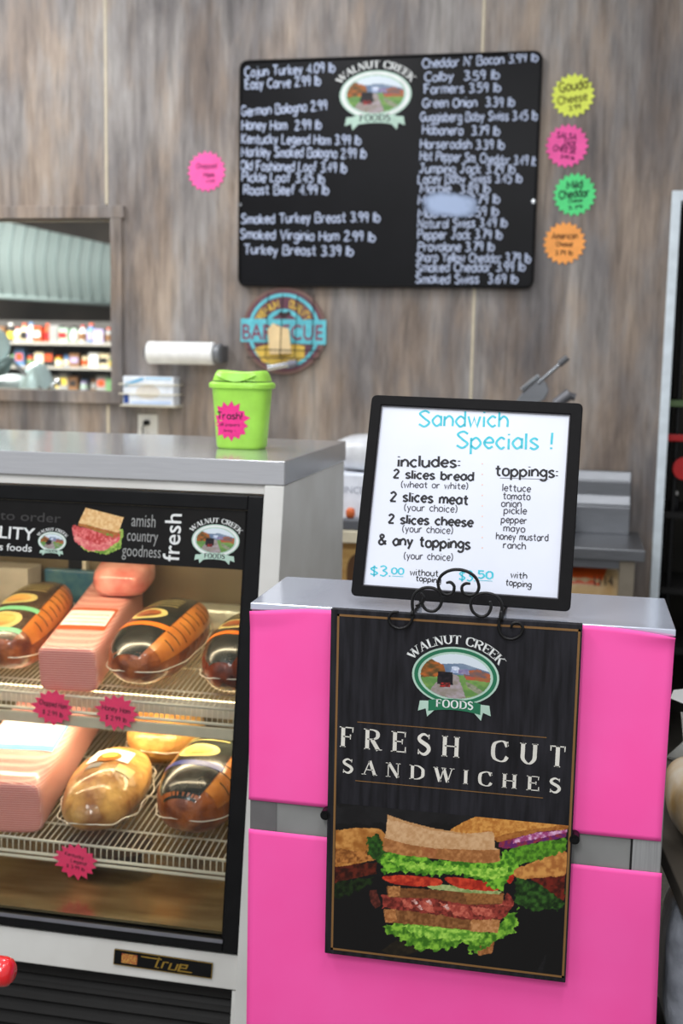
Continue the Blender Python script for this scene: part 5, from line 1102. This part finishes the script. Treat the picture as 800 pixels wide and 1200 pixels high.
obj('arm_bar', MB().cyl(sP(630, 449), sP(659, 424), .0075, 12), M['chrome'], slicer, smooth=40)
obj('arm_grip', MB().cyl(sP(655, 427), sP(665, 418.5), .0135, 16, .0125), mat('dark_grey_grip', (92, 92, 94), .4), slicer, smooth=40, bevel=.002)
pk = [sP(x, y, SLY-.01) for x, y in ((609, 455), (630, 438), (633, 442), (612, 461))]
obj('pusher_bar', MB().add([tuple(p+np.array([0, d, 0])) for d in (0, .03) for p in pk], [(0, 3, 2, 1), (4, 5, 6, 7), (0, 1, 5, 4), (1, 2, 6, 5), (2, 3, 7, 6), (3, 0, 4, 7)]), M['chrome'], slicer, bevel=.004)
sk = [(612, 460), (632, 442), (640, 449), (643, 458), (638, 468), (628, 474), (614, 474), (600, 476)]
obj('pusher_plate', MB().add([tuple(sP(x, y, SLY+d)) for d in (0, .012) for x, y in sk], [tuple(range(8)), tuple(range(15, 7, -1))]+[(i, 8+i, 8+(i+1) % 8, (i+1) % 8) for i in range(8)]), steelgrey, slicer, bevel=.003)
obj('thickness_knob', MB().cyl(sP(650, 474), sP(668, 461), .020, 20, .022), mat('grey_knob', (110, 110, 114), .35, .4), slicer, smooth=40, bevel=.003); obj('knob_cap', MB().cyl(sP(666, 463), sP(674, 466), .012, 16, .014), mat('grey_knob_end', (74, 74, 78), .4), slicer, smooth=40)
obj('column', MB().cyl((sa[0]+.02, SLY+.03, tz+.12), sP(628, 470, SLY+.02), .018, 16), M['chrome'], slicer, smooth=40)
# low wooden counter behind the case with white carton and papers
cz = atZ(400, 622, 1.10); WC = .99
woodtan = mat('pine_board', (206, 168, 104), .5, col2=(184, 142, 82), scale=9, stretch=(1, 1, 6)); cream = mat('cream_laminate', (226, 216, 190), .45)
cy0 = 3.95; zt_ = atY(410, 622, cy0)[2]
ctr = thing('pine_counter', 'pine counter with a cream top edge between case and specials board', 'counter', (-1.6, 4.3, 0))
obj('worktop', MB().box(-3.4, -.68, cy0, WY-.03, zt_-.045, zt_), cream, ctr, bevel=.004)
obj('front_board', MB().box(-3.38, -.70, cy0+.03, cy0+.05, .05, zt_-.045), woodtan, ctr); 
for x in (-3.38, -.74): obj('end_board', MB().box(x, x+.04, cy0+.05, WY-.04, 0, zt_-.045), woodtan, ctr)
ax = atY(411, 668, cy0); obj('arched_cutout', MB().prism(Plane((0, cy0+.029, 0), (1, 0, 0), (0, 0, 1)), [(ax[0]+.05*math.cos(t)+.03, .42+(ax[2]-.42)+.06*math.sin(t)) for t in np.linspace(0, PI, 12)]+[(ax[0]-.02, .3), (ax[0]+.08, .3)], 0, .001), mat('brown_recess', (96, 66, 40), .6), ctr)
wc0 = atY(399, 612, 4.02); wx = wc0[0]
wcn = thing('white_carton', 'white carton with grey lettering seen between the steel case and specials board', 'box', (wx-.0, 4.12, zt_))
wt_ = atY(410, 556, 4.02)[2]; obj('carton', MB().box(wx-.10, wx+.22, 4.02, 4.3, zt_, wt_), mat('white_carton_card', (232, 236, 246), .5), wcn, bevel=.004)
wcp = Plane((0, 4.0195, 0), (1, 0, 0), (0, 0, 1)); font_line(wcn, wcp, 'OUNCE', 389, 577, 426, 579, 8, mat('grey_lettering', (150, 156, 172), .5))
tag(obj('plastic_bag', Loaf((wx+.08, 4.18, wt_), .24, .30, .135, .3, p=2.3, lump=.05, seed=4).body(24, 32), mat('white_plastic_bag', (214, 216, 218), .3, col2=(190, 190, 194), scale=12, bump=.6), smooth=True), 'crumpled white plastic bag on top of white carton', 'bag')
dk = atY(408, 606, 3.985); tag(obj('dark_dish', MB().box(dk[0]-.02, dk[0]+.10, 3.955, 4.012, zt_, zt_+.040), mat('dark_grey_tray', (96, 98, 104), .4), bevel=.006), 'small dark grey dish in front of white carton', 'dish')
tag(obj('orange_pepper', Loaf((dk[0]+.008, 3.982, zt_+.040), .03, .034, .038, 0, lump=.06, seed=1).body(16, 20), mat('orange_red_skin', (212, 106, 56), .4), smooth=True), 'small orange piece of food on the dark grey dish', 'food')
# left slicer in front of the window
SY2 = 5.3; zk = 1.22
tag(obj('serving_counter', MB().box(-3.6, -1.9, WY+.16, 5.75, zk-.04, zk).box(-3.56, -1.94, WY+.2, 5.7, 0, zk-.04), M['steel'], bevel=.004), 'steel counter on the far side of the window, under the pale slicer', 'counter')
S = lambda x, y, Y=SY2: atY(x, y, Y)
s2_ = thing('meat_slicer', 'meat slicer with pale round blade guard seen through window, cut by left photo edge', 'slicer', (S(0, 600)[0], SY2, zk))
guard = mat('pale_aqua_guard', (206, 228, 228), .3, .2); greyb = mat('grey_slicer_body', (150, 160, 160), .4, .3)
obj('blade_guard', MB().tube([S(-12, 405, 5.34), S(-12, 405, 5.32), S(-12, 405, 5.30)], [.088, .098, .086], 32), guard, s2_, smooth=40)
obj('guard_bracket', MB().tube([S(-12, 434), S(2, 432), S(14, 420)], [.04, .036, .018], 14), mat('teal_grey_bracket', (112, 132, 132), .4, .3), s2_, smooth=True)
obj('slide_rod', MB().cyl(S(11, 420), S(50, 458), .0095, 12), M['chrome'], s2_, smooth=40)
bl = S(4, 436)[2]-zk-.02
obj('body', Loaf((S(2, 440)[0], 5.42, zk+.02), .34, .34, bl-.01, 0, p=2.2, endp=2.4).body(20, 32), greyb, s2_, smooth=True)
bl = S(40, 429)[2]-zk
obj('meat_tray', Loaf((S(42, 450, 5.36)[0], 5.38, zk+.03), .24, .17, bl-.01, 0, p=2.1, endp=2.2).body(20, 32), guard, s2_, smooth=True)
obj('end_knob', MB().lathe(tuple(S(68, 448)-np.array([0, 0, .016])), [(.004, 0), (.015, .004), (.020, .016), (.015, .026), (.004, .032)], 16), M['chrome'], s2_, smooth=True)
obj('knob_rod', MB().cyl(S(52, 460), S(66, 448), .008, 10), M['chrome'], s2_, smooth=True)
for x in (-.1, .1): obj('foot', MB().cyl((S(2, 440)[0]+x, 5.42, zk), (S(2, 440)[0]+x, 5.42, zk+.06), .02, 12), M['black'], s2_, smooth=40)

# ================================================================== STORE BEYOND THE WINDOW
KY = 9.0
kp = lambda x, y, Y=KY: atY(x, y, Y)
cn = thing('freezer_canopy', 'long white ribbed freezer canopy above the grocery shelves, seen through the window', 'canopy', tuple(kp(40, 350)))
canm = mat('pale_aqua_enamel', (196, 214, 212), .3, col2=(180, 200, 198), scale=2)
T0, T1, B0, B1 = kp(-60, 245, KY), kp(140, 289, KY+1.2), kp(-60, 343, KY+.1), kp(140, 357, KY+1.3)
def cf(a, b): top = T0*(1-a)+T1*a; bot = B0*(1-a)+B1*a; p = bot*(1-b)+top*b; return p+np.array([0, -.10*math.sin(PI*b), 0])
obj('canopy_panel', MB().grid(cf, 30, 8), canm, cn, smooth=True)
for i in range(15):
    a = (i+.5)/15; obj('rib', MB().tube([cf(a, b)+np.array([0, -.006, 0]) for b in np.linspace(0, 1, 7)], .008, 6), mat('canopy_rib', (176, 196, 196), .3) if i == 0 else bpy.data.materials['canopy_rib'], cn, smooth=True)
obj('lower_edge', MB().tube([B0, B1], .022, 8), canm, cn, smooth=True)
obj('canopy_back', MB().hexa([tuple(B0+[0, .02, 0]), tuple(B1+[0, .02, 0]), tuple(B1+[0, .3, 0]), tuple(B0+[0, .3, 0]), tuple(T0+[0, .02, 0]), tuple(T1+[0, .02, 0]), tuple(T1+[0, .3, 0]), tuple(T0+[0, .3, 0])]), canm, cn)
struct(obj('wall_far', MB().box(-7.5, -1.5, 10.5, 10.6, 0, 3.8), mat('dim_brown_far_wall', (92, 84, 76), .7, col2=(70, 64, 60), scale=2)))
struct(obj('ceiling', MB().box(-7.5, -1.5, 4.93, 10.6, 3.8, 3.85), mat('dark_brown_ceiling', (84, 74, 66), .7)))
SHX0, SHX1, SHY = kp(-50, 450, 7.9)[0], kp(140, 450, 7.9)[0], 7.9
sv = thing('grocery_shelf', 'grey grocery shelving unit stocked with small goods, seen through the window', 'shelf', ((SHX0+SHX1)/2, SHY, 0))
shz = [kp(60, y, SHY)[2] for y in (478, 456, 429, 401)]
shm = mat('grey_shelf_metal', (176, 172, 164), .5)
for z in shz: obj('shelf_board', MB().box(SHX0, SHX1, SHY-.14, SHY+.2, z-.02, z), shm, sv)
obj('shelf_back', MB().box(SHX0, SHX1, SHY+.2, SHY+.22, 0, shz[-1]+.16), mat('dark_shelf_back', (76, 74, 72), .7), sv)
obj('shelf_base', MB().box(SHX0, SHX1, SHY-.1, SHY+.2, 0, shz[0]-.02), shm, sv)
rg = random.Random(11)
PAL = [('white', (226, 226, 220)), ('orange', (206, 84, 44)), ('yellow', (220, 192, 70)), ('red', (176, 40, 44)), ('green', (110, 150, 104)), ('blue', (96, 132, 176)), ('brown', (132, 96, 66)), ('grey', (150, 150, 148)), ('cream', (216, 200, 164)), ('black', (48, 46, 46)), ('pale green', (170, 196, 176)), ('lilac', (170, 160, 196))]
pm = {n_: mat(n_.replace(' ', '_')+'_packaging', c_, .4) for n_, c_ in PAL}
SEQ = [  # row, pixel x, kind, colour, height factor
 (3, [(-8, 'bottle', 'cream'), (4, 'box', 'brown'), (14, 'bottle', 'black'), (22, 'bottle', 'white'), (30, 'bottle', 'cream'), (38, 'bottle', 'white'), (47, 'box', 'orange'), (57, 'bottle', 'orange'), (67, 'box', 'grey'), (77, 'box', 'pale green'), (88, 'bottle', 'pale green'), (98, 'bottle', 'white'), (108, 'bottle', 'blue'), (118, 'box', 'lilac'), (128, 'bottle', 'grey')]),
 (2, [(-6, 'box', 'grey'), (6, 'jar', 'green'), (17, 'bottle', 'green'), (26, 'box', 'blue'), (37, 'jar', 'orange'), (49, 'box', 'cream'), (60, 'box', 'black'), (70, 'jar', 'yellow'), (80, 'jar', 'blue'), (90, 'box', 'brown'), (101, 'jar', 'cream'), (113, 'box', 'white'), (124, 'box', 'cream'), (133, 'jar', 'green')]),
 (1, [(-4, 'box', 'white'), (9, 'jar', 'cream'), (23, 'jar', 'yellow'), (35, 'box', 'brown'), (46, 'bottle', 'white'), (57, 'bottle', 'red'), (67, 'jar', 'white'), (77, 'box', 'grey'), (88, 'box', 'brown'), (99, 'jar', 'lilac'), (111, 'jar', 'brown'), (121, 'box', 'grey'), (132, 'box', 'green')]),
 (0, [(0, 'box', 'grey'), (18, 'box', 'white'), (36, 'jar', 'grey'), (54, 'box', 'cream'), (72, 'jar', 'white'), (88, 'box', 'cream'), (104, 'jar', 'lilac'), (120, 'box', 'brown')])]
ORD = ['first', 'second', 'third', 'fourth', 'fifth', 'sixth', 'seventh', 'eighth', 'ninth', 'tenth', 'eleventh', 'twelfth', 'thirteenth', 'fourteenth', 'fifteenth']
for row, its in SEQ:
    for k, (px, kind, colr) in enumerate(its):
        p = kp(px, 450, SHY-.06); x = p[0]; z = shz[row]; h = rg.uniform(.088, .125) if row else .085; r = rg.uniform(.026, .034)
        rn = ['bottom', 'third', 'second', 'top'][row]
        t = thing({'jar': 'food_jar', 'box': 'food_box', 'bottle': 'bottle'}[kind], f'{colr} {kind} on the {rn} shelf seen through window, {ORD[k]} from left', kind, (x, SHY-.06, z), f'goods on the {rn} shelf beyond window')
        if kind == 'box':
            obj('carton', MB().box(x-r*1.2, x+r*1.2, SHY-.10, SHY-.03, z, z+h), pm[colr], t); obj('front_print', MB().box(x-r*.9, x+r*.9, SHY-.102, SHY-.100, z+h*.3, z+h*.7), pm[rg.choice(PAL)[0]], t)
        else:
            nk = .45 if kind == 'bottle' else .85; hh = h*(1.1 if kind == 'bottle' else .8)
            obj('container', MB().lathe((x, SHY-.06, z), [(r*.9, 0), (r, .004), (r, hh*.62), (r*nk, hh*.82), (r*nk, hh*.88)], 14), pm[colr], t, smooth=40)
            obj('lid', MB().lathe((x, SHY-.06, z+hh*.88), [(r*nk*1.15, 0), (r*nk*1.15, hh*.1), (r*nk, hh*.12)], 12), pm[rg.choice(['orange', 'white', 'red', 'black', 'white', 'blue'])], t, smooth=40)
            obj('paper_label', MB().lathe((x, SHY-.06, z+hh*.15), [(r*1.02, 0), (r*1.02, hh*.4)], 14), pm[rg.choice(PAL)[0]], t, smooth=40)

# ================================================================== COOLER BEYOND THE WHITE DOOR FRAME
rx0, rx1, ry0, ry1 = DX0+.012, DX1-.05, 5.0, 5.42
rk = thing('cooler_rack', 'dark wire rack inside the dim cooler behind the white door frame', 'rack', ((rx0+rx1)/2, 5.2, 0))
for x in (rx0+.04, rx1-.03):
    for y in (ry0+.02, ry1-.02): obj('post', MB().cyl((x, y, 0), (x, y, 2.2), .012, 10), M['iron'], rk, smooth=40)
zs_ = [atY(795, y, ry0)[2] for y in (470, 601, 690, 760)]
gm_ = mat('green_shelf_edge', (92, 116, 70), .5)
for i, z in enumerate(zs_):
    obj('shelf', MB().box(rx0, rx1, ry0, ry1, z-.012, z), M['grille'], rk); obj('edge_rail', MB().box(rx0, rx1, ry0-.012, ry0, z-.022, z+.004), gm_ if i == 0 else M['grille'], rk)
rd = mat('red_rail', (196, 24, 26), .4); zr_ = atY(795, 513, ry0)[2]
obj('red_rail', MB().box(rx0, rx1, ry0-.02, ry0-.008, zr_-.014, zr_+.014), rd, rk, bevel=.003)
bq2 = atY(802, 549, ry0-.03); tag(obj('red_price_disc', MB().cyl((bq2[0], ry0-.034, bq2[2]), (bq2[0], ry0-.028, bq2[2]), .048, 28), rd, smooth=40), 'round red disc hanging in the dim cooler at right photo edge', 'tag')
for k, (dx, colr, h, lb_) in enumerate([(.05, (196, 180, 150), .16, 'cream'), (.17, (190, 120, 40), .13, 'amber'), (.30, (150, 150, 140), .17, 'grey'), (.44, (120, 60, 40), .12, 'rust'), (.58, (200, 190, 170), .15, 'pale')]):
    x = rx0+.05+dx; t = thing('food_tub', f'{lb_} lidded tub on the top rack shelf in the cooler, {ORD[k]} from left', 'tub', (x, 5.08, zs_[0]), 'tubs in the cooler')
    obj('tub', MB().lathe((x, 5.08, zs_[0]), [(.038, 0), (.046, h)], 20), mat(lb_+'_tub', colr, .5), t, smooth=40); obj('lid', MB().lathe((x, 5.08, zs_[0]+h), [(.049, 0), (.049, .012), (.04, .014)], 20), mat(lb_+'_lid', tuple(int(v*.8) for v in colr), .5), t, smooth=40)
for k in range(5):
    x = rx0+.05+.1*k; t = thing('small_bottle', f'small dark bottle with white cap on the second rack shelf, {ORD[k]} from left', 'bottle', (x, 5.06, zs_[1]), 'small bottles in the cooler')
    obj('bottle', MB().lathe((x, 5.06, zs_[1]), [(.02, 0), (.022, .005), (.022, .05), (.011, .065), (.011, .07)], 16), M['black'], t, smooth=40); obj('cap', MB().lathe((x, 5.06, zs_[1]+.07), [(.013, 0), (.013, .014)], 14), M['white'], t, smooth=40)

# ================================================================== LOW TABLE RIGHT OF THE CABINET
zt2 = .77; ly0 = 2.55; A_ = atZ(772, 985, zt2); B_ = atZ(816, 1087, zt2); bx_r = bx1
lt = thing('low_dark_table', 'low dark table set askew, holding bagged bread right of the pink cabinet', 'table', (A_[0]+.35, A_[1]-.3, 0))
dkw = mat('dark_stained_top', (62, 56, 48), .5, col2=(48, 42, 36), scale=6)
dv = B_-A_; dv /= np.linalg.norm(dv); dn = np.array([-dv[1], dv[0], 0]); A0_ = A_.copy(); A_ = A0_-dv*.5; B2_ = A0_+dv*.45
tp = [A_, B2_, B2_+dn*.62, A_+dn*.62]; hz_ = Plane((0, 0, 0), (1, 0, 0), (0, 1, 0))
obj('worktop', MB().prism(hz_, [(p[0], p[1]) for p in tp], zt2-.04, zt2), dkw, lt, bevel=.003)
for a_, b_ in ((.05, .05), (.90, .05), (.90, .57), (.05, .57)): q = A_+dv*a_+dn*b_; obj('leg', MB().box(q[0]-.02, q[0]+.02, q[1]-.02, q[1]+.02, 0, zt2-.04), dkw, lt)
c_ = A_+dn*.20+dv*.10
bb = atY(793, 940, 2.78)
lb3 = Loaf((.288, 2.44, zt2), .30, .13, .14, math.radians(-5), p=2.4, lump=.04, seed=3)
t = thing('bread_bag', 'loaf of bread in a clear bag on low table right of pink cabinet', 'bread', tuple(lb3.c)); obj('loaf', lb3.body(), mat('brown_bread', (176, 140, 84), .4, col2=(196, 190, 178), scale=8, coat=.5, bump=.9), t, smooth=True)
obj('bag_neck', MB().tube([lb3.P(.97, .25), lb3.P(.99, .22)+np.array([0, .01, .05]), lb3.P(.99, .22)+np.array([.01, .02, .11])], [.05, .016, .035], 12), mat('clear_bag', (190, 190, 184), .2, alpha=.5), t, smooth=True)
cx_ = bx_r+.025
cr = thing('dark_crate', 'dark crate on the floor right of the cabinet, holding a grey sack', 'crate', (cx_+.13, 2.33, 0))
obj('crate_body', MB().box(cx_, cx_+.28, 2.18, 2.44, 0, .38), M['grille'], cr, bevel=.006)
obj('crate_rim', MB().box(cx_-.006, cx_+.286, 2.174, 2.446, .365, .385), M['grille'], cr, bevel=.004)
lg = Loaf((cx_+.135, 2.31, .385), .25, .27, .325, 0, p=4, endp=4, lump=.02, seed=7)
tag(obj('plastic_sack', lg.body(40, 48), mat('grey_crinkled_plastic', (172, 176, 186), .3, col2=(140, 144, 154), scale=22, bump=1., coat=.3), smooth=True), 'grey crinkled plastic sack on the dark crate right of the pink cabinet', 'sack')
# white leaflet corner
wl = Plane(atY(785, 818, 2.66), (.84, 0, -.3), (.35, .1, .9)); 
bxp = thing('white_leaflet_stand', 'white leaflet standing tilted behind bread at right photo edge', 'paper', (wl.P(.05, .03)[0], 2.66, zt2))
obj('leaflet', MB().prism(wl, [(0, 0), (.12, 0), (.12, .09), (.0, .02)], 0, .002), M['paper'], bxp); obj('holder_stem', MB().box(wl.P(.06, 0)[0]-.006, wl.P(.06, 0)[0]+.006, 2.655, 2.665, zt2, wl.P(.06, 0)[2]+.01), M['black'], bxp)
# dark unit behind
tag(obj('dark_storage_unit', MB().box(.55, 1.5, 3.5, 3.9, 0, .95).box(.53, 1.52, 3.48, 3.92, .95, .98), mat('dark_unit_paint', (58, 54, 46), .5, col2=(44, 40, 34), scale=4), bevel=.004), 'dark low storage unit behind the low table at right', 'cabinet')

# ================================================================== SHOPPING CART HANDLE
hY = 1.62; hc = atY(15, 1140, hY); hr = atY(5, 1124, hY)[2]-atY(5, 1140, hY)[2]; hx = hc[0]
ct = thing('shopping_cart', 'shopping cart with red handle, only its end showing at lower left', 'cart', (hx-.28, hY-.2, 0))
obj('handle', MB().tube([(hx, hY, hc[2]), (hx-.006, hY, hc[2]), (hx-.015, hY, hc[2]), (hx-.50, hY, hc[2]), (hx-.515, hY, hc[2])], [hr*.62, hr*.9, hr, hr, hr*.8], 24), mat('glossy_red_plastic', (214, 30, 36), .25, coat=.6), ct, smooth=50)
for x in (hx-.06, hx-.46):
    obj('upright', MB().tube(catmull([(x, hY, hc[2]), (x, hY-.07, hc[2]-.03), (x, hY-.12, .5), (x, hY-.10, .1)], 6), .011, 10), M['chrome'], ct, smooth=True)
    obj('base_rail', MB().tube([(x, hY-.10, .11), (x, hY-.75, .13)], .012, 10), M['chrome'], ct, smooth=True)
    for y in (hY-.14, hY-.70): obj('wheel', MB().cyl((x-.012, y, .05), (x+.012, y, .05), .05, 20), M['black'], ct, smooth=40)
bk_ = MB()
for i in range(9):
    z = .55+.05*i if hc[2] > 1 else .45+.045*i; y0, y1 = hY-.12, hY-.80; bk_.tube([(hx-.06, y0, z), (hx-.46, y0, z), (hx-.44, y1, z), (hx-.08, y1, z)], .003, 6, closed=True)
for i in range(12): x = hx-.06-.4*i/11; bk_.tube([(x, hY-.12, .55 if hc[2] > 1 else .45), (x, hY-.12, (.95 if hc[2] > 1 else .81))], .003, 6); bk_.tube([(x, hY-.80, .55 if hc[2] > 1 else .45), (x, hY-.80, .81), ], .003, 6); bk_.tube([(x, hY-.12, .55 if hc[2] > 1 else .45), (x, hY-.80, .55 if hc[2] > 1 else .45)], .003, 6)
stuff(obj('basket_wires', bk_, M['chrome'], ct, smooth=True))
